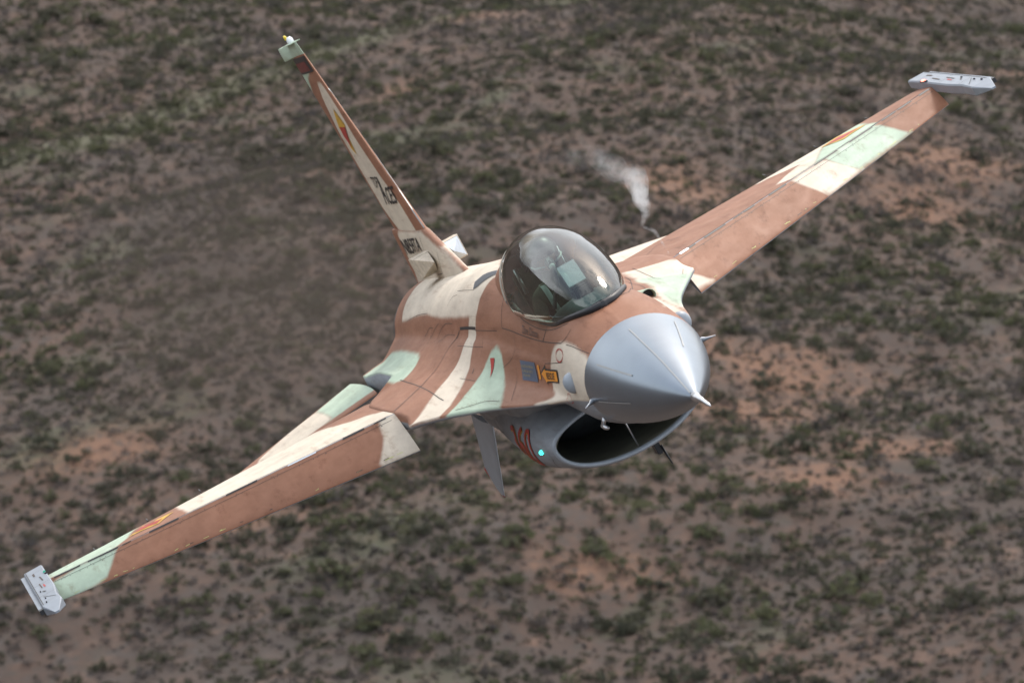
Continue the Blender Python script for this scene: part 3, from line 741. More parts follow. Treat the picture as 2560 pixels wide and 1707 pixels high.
FILLS = [
 ('walkway_marking', 'fuselage', 'dg', [(6.827, 0.3, 0.688), (7.001, 0.239, 0.724), (6.701, 0.185, 0.762), (5.966, 0.115, 0.781), (5.847, 0.134, 0.768), (6.234, 0.211, 0.754), (6.557, 0.277, 0.713)]),
 ('rescue_arrow', 'fuselage', 'k', [(3.226, 0.48, 0.168), (3.261, 0.488, 0.137), (2.713, 0.474, 0.134), (2.761, 0.503, 0.031), (3.344, 0.512, 0.022), (3.319, 0.519, -0.0), (3.56, 0.503, 0.095)]),
 ('rescue_arrow_face', 'fuselage', 'o', [(3.289, 0.489, 0.135), (3.28, 0.491, 0.123), (2.762, 0.479, 0.12), (2.785, 0.5, 0.044), (3.317, 0.508, 0.035), (3.365, 0.513, 0.025), (3.512, 0.502, 0.092)]),
 ('instruction_placard', 'fuselage', 'b', [(4.373, 0.508, 0.191), (3.737, 0.487, 0.176), (3.732, 0.534, 0.024), (4.295, 0.572, 0.048)]),
 ('release_bar', 'fuselage', 'o', [(3.635, 0.49, 0.157), (3.549, 0.487, 0.159), (3.591, 0.515, 0.05), (3.634, 0.519, 0.044), (3.671, 0.519, 0.05)]),
 ('warning_triangle', 'fuselage', 'r', [(5.548, 0.587, 0.22), (5.38, 0.573, 0.217), (5.369, 0.687, 0.095)]),
 ('fin_dart', 'tail_fin', 'y', [(12.581, 0.03, 2.439), (12.719, 0.031, 2.297), (12.314, 0.031, 2.259), (12.524, 0.034, 2.192), (12.661, 0.033, 1.946), (12.906, 0.027, 2.021), (12.793, 0.03, 2.141), (12.988, 0.026, 2.235), (12.858, 0.029, 2.271)]),
 ('fin_dart_core', 'tail_fin', 'r', [(12.868, 0.029, 2.249), (12.376, 0.033, 2.24), (12.753, 0.031, 2.02), (12.935, 0.027, 2.157)]),
 ('black_tip_band', 'tail_fin', 'k', [(12.83, 0.03, 3.018), (12.66, 0.03, 2.842), (13.94, 0.02, 2.842), (14.01, 0.02, 3.018)]),
 ('red_tip_panel', 'tail_fin', 'r2', [(12.93, 0.03, 2.965), (12.8, 0.03, 2.862), (13.9, 0.02, 2.862), (13.95, 0.02, 2.965)]),
 ('wing_dart', 'wing', 'y', [(9.41, 3.799, 0.064), (9.642, 3.686, 0.058), (9.902, 3.626, 0.05), (9.51, 3.576, 0.061), (9.722, 3.49, 0.054), (9.536, 3.334, 0.057), (9.235, 3.467, 0.065), (9.1, 3.512, 0.067), (9.208, 3.595, 0.066), (9.329, 3.659, 0.065), (9.37, 3.729, 0.065)]),
 ('wing_dart_core', 'wing', 'r', [(9.495, 3.731, 0.062), (9.779, 3.642, 0.054), (9.4, 3.573, 0.063), (9.411, 3.455, 0.062), (9.188, 3.528, 0.066), (9.381, 3.598, 0.063), (9.414, 3.654, 0.063)]),
 ('wing_dart', 'wing.001', 'y', [(9.861, -3.459, 0.049), (10.308, -3.715, 0.028), (9.929, -3.745, 0.051), (9.527, -3.877, 0.063), (9.384, -3.681, 0.064), (9.273, -3.58, 0.065), (9.398, -3.541, 0.063)]),
 ('wing_dart_core', 'wing.001', 'r', [(9.741, -3.482, 0.053), (9.918, -3.64, 0.049), (9.785, -3.707, 0.055), (9.568, -3.809, 0.062), (9.516, -3.698, 0.062), (9.438, -3.611, 0.062), (9.557, -3.567, 0.059)]),
]
TEXTS = [
 ('rescue_lettering', 'fuselage', 'RESCUE', 'k', [(3.256, 0.493, 0.109), (2.86, 0.486, 0.111), (3.302, 0.504, 0.05), (2.913, 0.499, 0.055)]),
 ('placard_lettering', 'fuselage', 'PUSH BUTTON TO OPEN DOOR', 'yt', [(4.304, 0.518, 0.159), (3.801, 0.498, 0.147), (4.294, 0.525, 0.14), (3.799, 0.503, 0.129)]),
 ('placard_lettering', 'fuselage', 'PULL RING OUT 6 FEET TO', 'yt', [(4.288, 0.531, 0.125), (3.871, 0.511, 0.111), (4.283, 0.539, 0.105), (3.87, 0.517, 0.091)]),
 ('placard_lettering', 'fuselage', 'JETTISON CANOPY', 'yt', [(4.26, 0.545, 0.089), (3.994, 0.528, 0.081), (4.243, 0.553, 0.069), (3.985, 0.536, 0.06)]),
 ('name_lettering', 'fuselage', 'Dave Dotson', 'k', [(4.254, 0.367, 0.433), (3.516, 0.361, 0.397), (4.21, 0.4, 0.379), (3.503, 0.394, 0.348)]),
 ('fleet_number', 'air_intake', '360', 'r', [(6.494, 0.635, -0.428), (5.228, 0.619, -0.382), (6.246, 0.65, -0.673), (5.026, 0.692, -0.632)]),
 ('operator_lettering', 'tail_fin', 'TOP', 'k', [(12.576, 0.034, 1.701), (11.996, 0.042, 1.703), (12.619, 0.032, 1.576), (12.222, 0.041, 1.583)]),
 ('operator_lettering', 'tail_fin', 'A', 'k', [(12.09, 0.042, 1.699), (11.806, 0.04, 1.7), (12.402, 0.037, 1.399), (12.045, 0.045, 1.405)]),
 ('operator_lettering', 'tail_fin', 'CES', 'k', [(11.784, 0.043, 1.587), (11.282, 0.015, 1.585), (12.022, 0.045, 1.403), (11.386, 0.041, 1.408)]),
 ('registration_lettering', 'fin_root_fairing', 'N859TA', 'k', [(12.736, 0.055, 1.026), (11.088, 0.062, 1.06), (12.731, 0.06, 0.857), (11.286, 0.069, 0.91)]),
]
#DATA_END
def poly_sdf(P, Q):
    """signed distance of 2-D points P to polygon Q, positive inside"""
    P = np.asarray(P, float); Q = np.asarray(Q, float)
    best = np.full(len(P), 1e9); ins = np.zeros(len(P), bool)
    for i in range(len(Q)):
        a, b = Q[i], Q[(i+1) % len(Q)]
        e = b - a; w = P - a
        t = np.clip((w @ e)/(e @ e + 1e-12), 0, 1)
        best = np.minimum(best, np.hypot(*(w - t[:, None]*e).T))
        c = (a[1] > P[:, 1]) != (b[1] > P[:, 1])
        with np.errstate(divide='ignore', invalid='ignore'):
            xx = a[0] + (P[:, 1]-a[1])*(b[0]-a[0])/(b[1]-a[1] if b[1] != a[1] else 1e-12)
        ins ^= c & (P[:, 0] < xx)
    return np.where(ins, best, -best)
def flat(P, mode):
    P = np.asarray(P, float)
    if mode == 'Z': return P[:, :2]
    if mode == 'Y': return P[:, [0, 2]]
    return np.column_stack([P[:, 0], .75*P[:, 2] + (-.66 if mode == 'S' else .66)*P[:, 1]])
ATTR = ('c_brn', 'c_tan', 'c_grn', 'c_gry')
def coords(o):
    v = np.empty(len(o.data.vertices)*3, np.float32); o.data.vertices.foreach_get('co', v)
    n = np.empty(len(o.data.vertices)*3, np.float32); o.data.vertices.foreach_get('normal', n)
    return v.reshape(-1, 3).astype(float), n.reshape(-1, 3).astype(float)
painted = [o for o in jet.children_recursive if o.type == 'MESH' and o.data.materials and o.data.materials[0] in (M['camo'], M['camo_grey'])]
for o in painted:
    V, N = coords(o)
    A = {a: np.full(len(V), -1.0) for a in ATTR}
    nm = o.name
    for ob, at, mode, y0, y1, pts in CAMO:
        if ob != nm: continue
        d = poly_sdf(flat(V, mode), flat(pts, mode))
        lim = np.minimum(V[:, 1]-y0, y1-V[:, 1])
        A[at] = np.maximum(A[at], np.minimum(d, lim))
    if nm == 'fuselage':
        f_ = fus(V[:, 0])
        zl = np.where(V[:, 0] > 9.74, f_[5+1]-.012, (f_[6]+f_[7])/2)
        zl = np.where(V[:, 0] < 3.0, np.minimum(zl, -.105), zl)
        A['c_gry'] = zl - V[:, 2]
    elif nm.split('.')[0] in ('wing', 'leading_edge_flap', 'tailplane'):
        A['c_gry'] = -N[:, 2]*.2 - .03
    elif nm == 'fin_cap' or nm == 'cap_plate':
        A['c_grn'] = np.full(len(V), 1.0)
    elif nm == 'canopy_fairing':
        A['c_tan'] = (V[:, 0] - 5.95) - .25*V[:, 1]
    for a in ATTR:
        at = o.data.attributes.new(a, 'FLOAT', 'POINT'); at.data.foreach_set('value', A[a].astype(np.float32))

INK = {'k': plain('marking_black', (.012, .012, .014), .5), 's': plain('seam_brown', (.060, .042, .034), .7), 'm': plain('lightning_strip', (.30, .31, .31), .4, metal=.3), 'dg': plain('marking_slate', (.06, .068, .08), .55),  # 's' is dark brown ink for panel seams, fasteners and rail marks
       'o': plain('marking_orange', (.80, .30, .012), .5), 'b': plain('marking_blue', (.075, .105, .165), .5), 'r': plain('marking_red', (.40, .022, .014), .5),
       'r2': plain('marking_dark_red', (.13, .012, .010), .5, noise=.6, nscale=30), 'y': plain('marking_yellow', (.62, .36, .03), .5), 'yt': plain('marking_ochre', (.42, .34, .10), .5),
       'w': plain('worn_metal', (.75, .78, .80), .3, metal=.5), 'c': plain('primer_chip', (.55, .58, .20), .6)}
BV = {}
def bvh(nm):
    if nm not in BV:
        me = bpy.data.objects[nm].data
        BV[nm] = BVHTree.FromPolygons([v.co[:] for v in me.vertices], [p.vertices[:] for p in me.polygons])
    return BV[nm]
def snap(nm, p, off):
    q = bvh(nm).find_nearest(Vector(p))
    n = q[1]
    return np.array(q[0]) + np.array(n)*off, np.array(n)
seam = {}
def ribbon(nm, pts, w, ink, off=.003, step=.05, ends=None):
    P = np.array(pts, float)
    L = np.linalg.norm(np.diff(P, axis=0), axis=1).sum()
    P = catmull(P, max(3, int(L/step))) if len(P) > 2 else np.array([P[0] + (P[1]-P[0])*t for t in np.linspace(0, 1, max(2, int(L/step)))])
    S = [snap(nm, p, off) for p in P]
    V, F = seam.setdefault((nm, ink), ([], []))
    b = len(V)
    for i, (c, n) in enumerate(S):
        t = S[min(i+1, len(S)-1)][0] - S[max(i-1, 0)][0]
        sd_ = np.cross(n, t); sd_ /= np.linalg.norm(sd_) + 1e-9
        V.append(c - sd_*w/2); V.append(c + sd_*w/2)
        if i: F.append((b+2*i-2, b+2*i-1, b+2*i+1, b+2*i))
for nm, w, ink, pts in LINES:
    ribbon(nm, pts, w, 's' if ink == 'k' and w < .0075 else ink, .004 if ink == 'm' else .003)
    if ink == 'k' and w < .0075 and len(pts) > 2:            # fasteners beside the seam
        Q = catmull(np.array(pts, float), max(3, int(np.linalg.norm(np.diff(np.array(pts), axis=0), axis=1).sum()/.07)))
        for q0, q1 in zip(Q[:-1], Q[1:]):
            dz = np.array([0, -.012, .018]); t_ = (q1-q0)/(np.linalg.norm(q1-q0)+1e-9)
            ribbon(nm, [q0+dz, q0+dz+t_*.007], .006, 's', .003)
# inspection circles by the nose
for c, u, v, w in (((2.52, .43, .24), (.150, .004, 0), (.012, .0225, -.0445), .010), ((2.50, .53, -.09), (.075, .01, 0), (-.02, -.01, .05), .007)):
    c, u, v = map(np.array, (c, u, v))
    for k in range(4):
        ribbon('fuselage', [c + u*math.cos(a) + v*math.sin(a) for a in np.linspace(k*math.pi/2+.06, (k+1)*math.pi/2-.06, 8)], w, 'r', .004, .02)
# flap hinge gap, rivet rows, chipped paint
rg = random.Random(3)
for sd, fl, wg in ((1, 'leading_edge_flap', 'wing'), (-1, 'leading_edge_flap.001', 'wing.001')):
    hp = lambda y, dx, up=0: (wing_hinge(y)+dx, sd*y, wing_pt(y, wing_hinge(y), True)+up)
    ribbon(wg, [hp(y, .022) for y in np.linspace(1.42, 4.56, 12)], .012, 'k', .003, .1)
    lo_, hi_ = DROOP, 0
    def fp(y, d):
        return (wing_hinge(y) - d*math.cos(DROOP), sd*y, wing_pt(y, wing_hinge(y), True) - d*math.sin(DROOP) + .004)
    ribbon(fl, [fp(y, .085) for y in np.linspace(1.42, 4.56, 12)], .004, 'k', .002, .1)
    y = 1.45
    while y < 4.5:
        L = rg.uniform(.05, .30); y2 = min(4.55, y+L)
        if rg.random() < .75:
            ribbon(fl, [fp(y, .022), fp(y2, .022)], rg.uniform(.010, .022), rg.choice('wwkkk') if sd > 0 else rg.choice('wkkkk'), .003, .05)
        y = y2 + rg.uniform(.0, .18)
    for i in range(44):
        y = rg.uniform(1.45, 4.5); d = .085 + rg.choice((-.016, .018)) + rg.uniform(-.004, .004)
        ribbon(fl, [fp(y, d), fp(y+.007, d)], .007, 'k', .003, .05)
    for i in range(22):                                     # chips along the leading edge
        y = rg.uniform(1.5, 4.5); cl = (wing_hinge(y)-wing_le(y))
        p = fp(y, cl - rg.uniform(.004, .02)); q = fp(y+rg.uniform(.01, .06), cl - rg.uniform(.004, .02))
        ribbon(fl, [p, q], rg.uniform(.003, .007), rg.choice('ccck'), .002, .03)
for sd, nm in ((1, 'wingtip_launch_rail'), (-1, 'wingtip_launch_rail.001')):
    rl = lambda x, y: (x, sd*y, zr(x)+.056)
    for x0, y0, x1, y1, w, ink in ((8.15, 4.755, 10.4, 4.755, .008, 'k'), (8.62, 4.60, 8.62, 4.75, .006, 's'), (9.3, 4.60, 9.3, 4.75, .005, 's'), (8.3, 4.62, 8.55, 4.72, .008, 'k'), (9.45, 4.65, 9.75, 4.66, .014, 's'),
                                   (9.05, 4.66, 9.22, 4.665, .016, 'r'), (9.05, 4.69, 9.35, 4.695, .012, 's'), (9.9, 4.70, 10.1, 4.70, .02, 's'), (8.78, 4.68, 8.86, 4.70, .02, 'k'), (10.1, 4.60, 10.1, 4.75, .005, 's')):
        ribbon(nm, [rl(x0, y0), rl(x1, y1)], w, ink, .003, .05)
PART = {'k': 'marking_line', 's': 'panel_seam', 'm': 'lightning_strip', 'r': 'inspection_circle', 'w': 'worn_paint', 'c': 'paint_chip'}
for (nm, ink), (V, F) in seam.items():
    tag(pydata(PART[ink], V, F, INK[ink], bpy.data.objects[nm], False), kind='stuff')

def surf_fill(name, nm, ink, pts, off):
    P = np.array(pts, float); c = P.mean(0)
    n = np.zeros(3)
    for i in range(len(P)): n += np.cross(P[i]-c, P[(i+1) % len(P)]-c)
    n /= np.linalg.norm(n)
    sn = snap(nm, c, 0)[1]
    if n @ sn < 0: n = -n; P = P[::-1]
    bm = bmesh.new()
    bm.faces.new([bm.verts.new(p) for p in P])
    bmesh.ops.triangulate(bm, faces=bm.faces)
    for _ in range(6):
        le_ = [e for e in bm.edges if e.calc_length() > .05]
        if not le_: break
        bmesh.ops.subdivide_edges(bm, edges=le_, cuts=1)
        bmesh.ops.triangulate(bm, faces=[f for f in bm.faces if len(f.verts) > 3])
    for v in bm.verts:
        h = bvh(nm).ray_cast(v.co + Vector(n)*.25, Vector(-n), .6)
        if h[0] is None: h = bvh(nm).find_nearest(v.co)
        v.co = h[0] + h[1]*off*(1 if h[1].dot(Vector(n)) > 0 else -1)
    me = bpy.data.meshes.new(name); bm.to_mesh(me); bm.free()
    return link(name, me, INK[ink], bpy.data.objects[nm])
for name, nm, ink, pts in FILLS:
    surf_fill(name, nm, ink, pts, .007 if ('core' in name or 'face' in name or 'red' in name) else .0045)
def surf_text(name, nm, txt, ink, q, off, bold=.012):
    cu = bpy.data.curves.new(name, 'FONT'); cu.body = txt; cu.offset = bold; cu.resolution_u = 3
    to = bpy.data.objects.new('t', cu); COL.objects.link(to)
    me = bpy.data.meshes.new_from_object(to.evaluated_get(bpy.context.evaluated_depsgraph_get()))
    bpy.data.objects.remove(to)
    bm = bmesh.new(); bm.from_mesh(me)
    bmesh.ops.remove_doubles(bm, verts=bm.verts, dist=1e-4)
    bmesh.ops.triangulate(bm, faces=bm.faces)
    xs_ = [v.co.x for v in bm.verts]; ys_ = [v.co.y for v in bm.verts]
    x0, x1, y0, y1 = min(xs_), max(xs_), min(ys_), max(ys_)
    TL, TR, BL, BR = [np.array(p, float) for p in q]
    for _ in range(3):
        le_ = [e for e in bm.edges if e.calc_length() > .16]
        if not le_: break
        bmesh.ops.subdivide_edges(bm, edges=le_, cuts=1)
        bmesh.ops.triangulate(bm, faces=[f for f in bm.faces if len(f.verts) > 3])
    for v in bm.verts:
        a = (v.co.x-x0)/(x1-x0); b = (v.co.y-y0)/(y1-y0)
        p = (BL*(1-a)+BR*a)*(1-b) + (TL*(1-a)+TR*a)*b
        v.co = Vector(snap(nm, p, off)[0])
    me2 = bpy.data.meshes.new(name); bm.to_mesh(me2); bm.free()
    return link(name, me2, INK[ink], bpy.data.objects[nm])
for name, nm, txt, ink, q in TEXTS:
    if txt == '360':
        q = [(6.20, .69, -.385), (4.93, .69, -.345), (6.30, .63, -.72), (5.12, .63, -.745)]
        surf_text('number_outline', nm, txt, 'y', q, .004, .022)
        surf_text(name, nm, txt, ink, q, .008, .006)
    else:
        surf_text(name, nm, txt, ink, q, .0095 if nm == 'fuselage' else .006, .010 if len(txt) < 7 else -.004)
# tip edge line of the ventral fins, gun port
for sd, nm in ((1, 'ventral_fin'), (-1, 'ventral_fin.001')):
    fix_normals(grid('red_edge', tube([(11.2, sd*.506, -1.468), (11.55, sd*.492, -1.348), (11.9, sd*.476, -1.224)], .010, 8), INK['r'], bpy.data.objects[nm], close_v=True))
G = [[(x, -.765 + r*math.sin(a), .062 + r*math.cos(a)*.9) for a in np.linspace(0, 2*math.pi, 28, endpoint=False)] for x, r in ((6.1, .02), (5.6, .045), (5.25, .064), (5.20, .066), (5.19, .060), (5.35, .055))]
gp = fix_normals(grid('gun_port', G, M['camo'], jet, close_v=True))
for a in ATTR:
    at = gp.data.attributes.new(a, 'FLOAT', 'POINT'); at.data.foreach_set('value', np.full(len(gp.data.vertices), 1.0 if a == 'c_grn' else -1.0, np.float32))
pydata('gun_muzzle', [(5.30, -.765 + .055*math.sin(a), .062 + .050*math.cos(a)) for a in np.linspace(0, 2*math.pi, 28, endpoint=False)], [tuple(range(28))], M['black'], gp, False)

# ------------------------------------------------------------------ cockpit
M['tub'] = plain('cockpit_grey', (.17, .19, .185), .6, noise=.2, nscale=12)
M['panel'] = plain('panel_black', (.015, .016, .017), .5)
M['olive'] = plain('seat_olive', (.07, .075, .045), .8, noise=.25, nscale=25)
def tub_row(x):
    y = float(np.interp(x, _xb, _yb)) - .004
    z = float(fus_top(x, y)) - .004
    f_ = -.12
    return [(x, y, z), (x, y*.97, z-.12), (x, y*.93, f_+.1), (x, y*.9, f_), (x, 0, f_), (x, -y*.9, f_), (x, -y*.93, f_+.1), (x, -y*.97, z-.12), (x, -y, z)]
tub = grid('cockpit', [tub_row(x) for x in np.linspace(2.17, 5.02, 60)], M['tub'], jet, cap0=False)
fix_normals(box_obj('bulkhead', (5.03, 0, .25), (.03, .60, .78), M['tub'], tub))
for sd in (1, -1):
    con = box_obj('side_console', (3.85, sd*.255, .20), (1.25, .13, .30), M['panel'], tub, bevel=.01)
    for i in range(6):
        tube_obj('console_knob', [(3.35+.16*i, sd*(.235+.02*(i % 2)), .345), (3.35+.16*i, sd*(.235+.02*(i % 2)), .372)], .012, M['metal'] if i % 3 == 0 else M['dark'], con, 8)
    # rail along the inside of the canopy sill
    pts = [(x, sd*(float(np.interp(x, _xb, _yb))-.02), float(fus_top(x, np.interp(x, _xb, _yb)))-.01) for x in np.linspace(2.5, 4.98, 30)]
    tube_obj('canopy_sill_rail', pts, .022, M['tub'], tub, 8)
# instrument panel and glare shield
ip = box_obj('instrument_panel', (3.10, 0, .30), (.05, .56, .36), M['panel'], tub, Matrix.Rotation(math.radians(-12), 3, 'Y'), .012)
M['screen'] = plain('display_glass', (.02, .035, .035), .1)
for y in (-.17, .17):
    box_obj('display', (3.135, y, .27), (.012, .15, .15), M['screen'], ip, Matrix.Rotation(math.radians(-12), 3, 'Y'), .004)
for y in (-.05, .05):
    for z in (.2, .3):
        tube_obj('gauge', [(3.12, y, z), (3.142, y, z)], .036, M['screen'], ip, 14)
M['shield'] = plain('glare_shield_fabric', (.10, .125, .12), .75, noise=.15, nscale=30)
G = []
for x, w, zt, zb in ((2.36, .14, .475, .40), (2.6, .22, .515, .42), (2.85, .27, .535, .43), (3.08, .285, .525, .44), (3.12, .285, .50, .45)):
    G.append([(x, w*math.sin(a), zb + (zt-zb)*math.cos(a)) for a in np.linspace(-math.pi/2, math.pi/2, 22)])
gs = fix_normals(grid('glare_shield', G, M['shield'], tub))
# head-up display
hud = box_obj('head_up_display', (2.86, 0, .565), (.26, .145, .10), M['panel'], tub, bevel=.015)
def hud_glass():
    m, n, l, b = new_mat('combiner_glass')
    n.remove(b)
    tr = n.new('ShaderNodeBsdfTransparent'); tr.inputs[0].default_value = (.72, .80, .78, 1)
    gl = n.new('ShaderNodeBsdfGlossy'); gl.inputs['Roughness'].default_value = .08; gl.inputs[0].default_value = (.92, .92, .84, 1)
    mx = n.new('ShaderNodeMixShader'); mx.inputs[0].default_value = .45
    l.new(tr.outputs[0], mx.inputs[1]); l.new(gl.outputs[0], mx.inputs[2]); l.new(mx.outputs[0], n['Material Output'].inputs[0])
    return m
M['combiner'] = hud_glass()
cg = box_obj('combiner_glass', (2.90, 0, .715), (.008, .150, .215), M['combiner'], hud, Matrix.Rotation(math.radians(38), 3, 'Y'), .002)
for sd in (1, -1):
    box_obj('combiner_bracket', (2.87, sd*.080, .660), (.035, .008, .20), M['panel'], hud, Matrix.Rotation(math.radians(38), 3, 'Y'), .002)
# ejection seat
seat = box_obj('ejection_seat', (4.52, 0, .40), (.14, .44, .85), M['olive'], jet, Matrix.Rotation(math.radians(-14), 3, 'Y').inverted(), .03)
box_obj('headrest', (4.46, 0, .86), (.16, .24, .22), M['black'], seat, Matrix.Rotation(math.radians(14), 3, 'Y'), .03)
for sd in (1, -1):
    tube_obj('seat_probe', [(4.50, sd*.19, .62), (4.47, sd*.19, .84)], .016, M['metal'], seat, 8)
box_obj('seat_pan', (4.18, 0, -.02), (.60, .42, .14), M['olive'], seat, None, .03)

# ------------------------------------------------------------------ pilot
pilot = bpy.data.objects.new('person', None); COL.objects.link(pilot)
pilot.matrix_world = M_JET @ Matrix.Translation((4.2, 0, .06))
tag(pilot, 'pilot in dark helmet and oxygen mask seated under the clear canopy', 'person')
def skin_mesh(name, verts, edges, radii, mat, parent, root=0, sub=2):
    me = bpy.data.meshes.new(name); me.from_pydata(verts, edges, []); o = link(name, me)
    sk = o.modifiers.new('s', 'SKIN')
    for v, r in zip(me.skin_vertices[0].data, radii): v.radius = (r, r) if not isinstance(r, tuple) else r
    me.skin_vertices[0].data[root].use_root = True
    ss = o.modifiers.new('u', 'SUBSURF'); ss.levels = sub; ss.render_levels = sub
    dg = bpy.context.evaluated_depsgraph_get()
    m2 = bpy.data.meshes.new_from_object(o.evaluated_get(dg))
    bpy.data.objects.remove(o)
    m2.polygons.foreach_set('use_smooth', [True]*len(m2.polygons))
    m2.materials.clear()
    return link(name, m2, mat, parent)
PO = np.array([4.2, 0, .06])
bv = [(4.22, 0, .10), (4.24, 0, .28), (4.22, 0, .46), (4.18, 0, .585), (4.14, 0, .665), (4.09, -.01, .76), (4.07, -.015, .85),
      (4.18, .165, .55), (4.05, .245, .36), (3.78, .245, .375), (3.68, .235, .385),
      (4.18, -.165, .55), (4.06, -.25, .36), (3.80, -.25, .375), (3.70, -.24, .385),
      (4.10, .10, .08), (3.62, .16, .17), (3.22, .12, -.05), (4.10, -.10, .08), (3.62, -.16, .17), (3.22, -.12, -.05)]
be = [(0, 1), (1, 2), (2, 3), (3, 4), (4, 5), (5, 6), (3, 7), (7, 8), (8, 9), (9, 10), (3, 11), (11, 12), (12, 13), (13, 14), (0, 15), (15, 16), (16, 17), (0, 18), (18, 19), (19, 20)]
br = [.15, (.16, .13), (.17, .13), .12, .055, .075, .085, .075, .055, .042, .035, .075, .055, .042, .035, .09, .075, .05, .09, .075, .05]
M['suit'] = plain('flight_suit', (.075, .085, .055), .85, noise=.2, nscale=30)
M['skin'] = plain('skin_tone', (.42, .22, .15), .55)
body = skin_mesh('body', [tuple(np.array(v)-PO) for v in bv], be, br, M['suit'], pilot)
for sd, w in ((1, np.array((3.665, .235, .388))), (-1, np.array((3.685, -.24, .388)))):   # gloved hands closed on the stick and throttle
    hv = [w - PO, w + (-.06, 0, .005) - PO]; he = [(0, 1)]; hr = [.03, .034]
    for k, (dy, L) in enumerate(((-.026, .07), (-.009, .078), (.009, .074), (.025, .06))):
        i = len(hv); b0 = w + (-.075, dy, .01) - PO
        hv += [b0, b0 + (-L*.45, 0, -.006), b0 + (-L*.62, 0, -.035), b0 + (-L*.35, 0, -.05)]
        he += [(1, i), (i, i+1), (i+1, i+2), (i+2, i+3)]; hr += [.010, .0095, .009, .008]
    i = len(hv); b0 = w + (-.03, -sd*.028, .012) - PO
    hv += [b0, b0 + (-.035, -sd*.018, .01), b0 + (-.065, -sd*.012, -.005)]
    he += [(0, i), (i, i+1), (i+1, i+2)]; hr += [.012, .011, .009]
    skin_mesh('glove', [tuple(v) for v in hv], he, hr, M['olive'], body, sub=1)
M['helmet'] = plain('helmet_grey', (.022, .026, .025), .38)
M['visor'] = plain('dark_visor', (.008, .010, .010), .08)
M['mask'] = plain('mask_rubber', (.05, .06, .055), .5)
M['maskshell'] = plain('mask_shell', (.32, .40, .36), .45)
HC = np.array((4.07, -.02, .865)) - PO
def dome(name, c, r, th0, th1, ph0, ph1, mat, parent, n=28):
    """part of an ellipsoid; ph is measured from the forward (-X) direction"""
    G = []
    for th in np.linspace(th0, th1, n):
        G.append([(c[0] - r[0]*math.cos(th)*math.cos(ph), c[1] + r[1]*math.cos(th)*math.sin(ph), c[2] + r[2]*math.sin(th)) for ph in np.linspace(ph0, ph1, n*2)])
    return grid(name, G, mat, parent)
R_ = math.radians
helmet = dome('helmet', HC, (.150, .128, .142), R_(-2), R_(90), R_(-180), R_(180), M['helmet'], pilot)
hl = dome('helmet_shell', HC, (.150, .128, .142), R_(-62), R_(-2), R_(62), R_(298), M['helmet'], helmet)
dome('visor_cover', HC, (.160, .137, .150), R_(6), R_(62), R_(-72), R_(72), M['helmet'], helmet, 18)
dome('visor', HC, (.152, .131, .144), R_(-9), R_(8), R_(-66), R_(66), M['visor'], helmet, 14)
face = dome('face', HC + (0, 0, -.01), (.118, .092, .135), R_(-75), R_(15), R_(-90), R_(90), M['skin'], body, 20)
mk = skin_mesh('oxygen_mask', [tuple(HC + v) for v in ((-.095, 0, -.055), (-.135, 0, -.075), (-.150, 0, -.105), (-.11, 0, -.125))], [(0, 1), (1, 2), (2, 3)], [.045, .042, .036, .034], M['mask'], pilot)
fix_normals(grid('mask_nose_wedge', [[HC + v for v in ((-.115, -.040, -.075), (-.165, -.016, -.072), (-.165, .016, -.072), (-.115, .040, -.075))], [HC + v for v in ((-.118, -.014, -.015), (-.135, -.006, -.012), (-.135, .006, -.012), (-.118, .014, -.015))]], M['maskshell'], mk, smooth=False))
tube_obj('valve', [tuple(HC + v) for v in ((-.160, 0, -.105), (-.195, 0, -.112))], [.026, .020], M['maskshell'], mk, 14)
hose = [HC + v for v in ((-.185, 0, -.115), (-.20, .01, -.17), (-.15, .03, -.25), (-.08, .08, -.33), (-.06, .13, -.42))]
tube_obj('oxygen_hose', catmull(hose, 30), .017 + .002*np.sin(np.arange(30)*2.2), M['mask'], mk, 10)
for sd in (1, -1):
    tube_obj('mask_strap', [tuple(HC + v) for v in ((-.12, sd*.045, -.09), (-.06, sd*.118, -.07), (-.02, sd*.132, -.05))], .009, M['maskshell'], mk, 8)
    pts = [np.array(v) - PO for v in ((4.20, sd*.09, .655), (4.06, sd*.095, .62), (4.04, sd*.085, .45), (4.06, sd*.06, .25))]
    G = [[p + (0, -.022, 0), p + (0, .022, 0)] for p in catmull(pts, 16)]
    hs = grid('harness_strap', G, M['maskshell'], body)
    mod = hs.modifiers.new('t', 'SOLIDIFY'); mod.thickness = .006

# ------------------------------------------------------------------ desert floor
def fbm(x, y, oct=5, seed=0, s0=1.0):
    r = np.random.default_rng(seed); out = 0*x; amp = 1.0; f_ = s0
    for o in range(oct):
        for k in range(3):
            a = r.uniform(0, 2*math.pi); ph = r.uniform(0, 2*math.pi)
            out = out + amp*np.sin((x*math.cos(a) + y*math.sin(a))*f_*r.uniform(.8, 1.25) + ph)/3
        amp *= .5; f_ *= 2.03
    return out
def ground_z(x, y):
    near = np.exp(-((x/900)**2 + ((y-650)/1100)**2))
    return near*(9.0*fbm(x, y, 4, 3, .016) + 1.0*fbm(x, y, 3, 5, .12))
gx = np.unique(np.concatenate([-np.geomspace(140, 30000, 22), np.arange(-140, 141, 2.5), np.geomspace(140, 30000, 22)]))
gy = np.unique(np.concatenate([-np.geomspace(10, 30000, 16), np.linspace(0, 400, 24), np.arange(400, 1100, 2.8), np.geomspace(1100, 40000, 30)]))
X, Y = np.meshgrid(gx, gy, indexing='ij')
G = np.stack([X, Y, ground_z(X, Y)], -1)
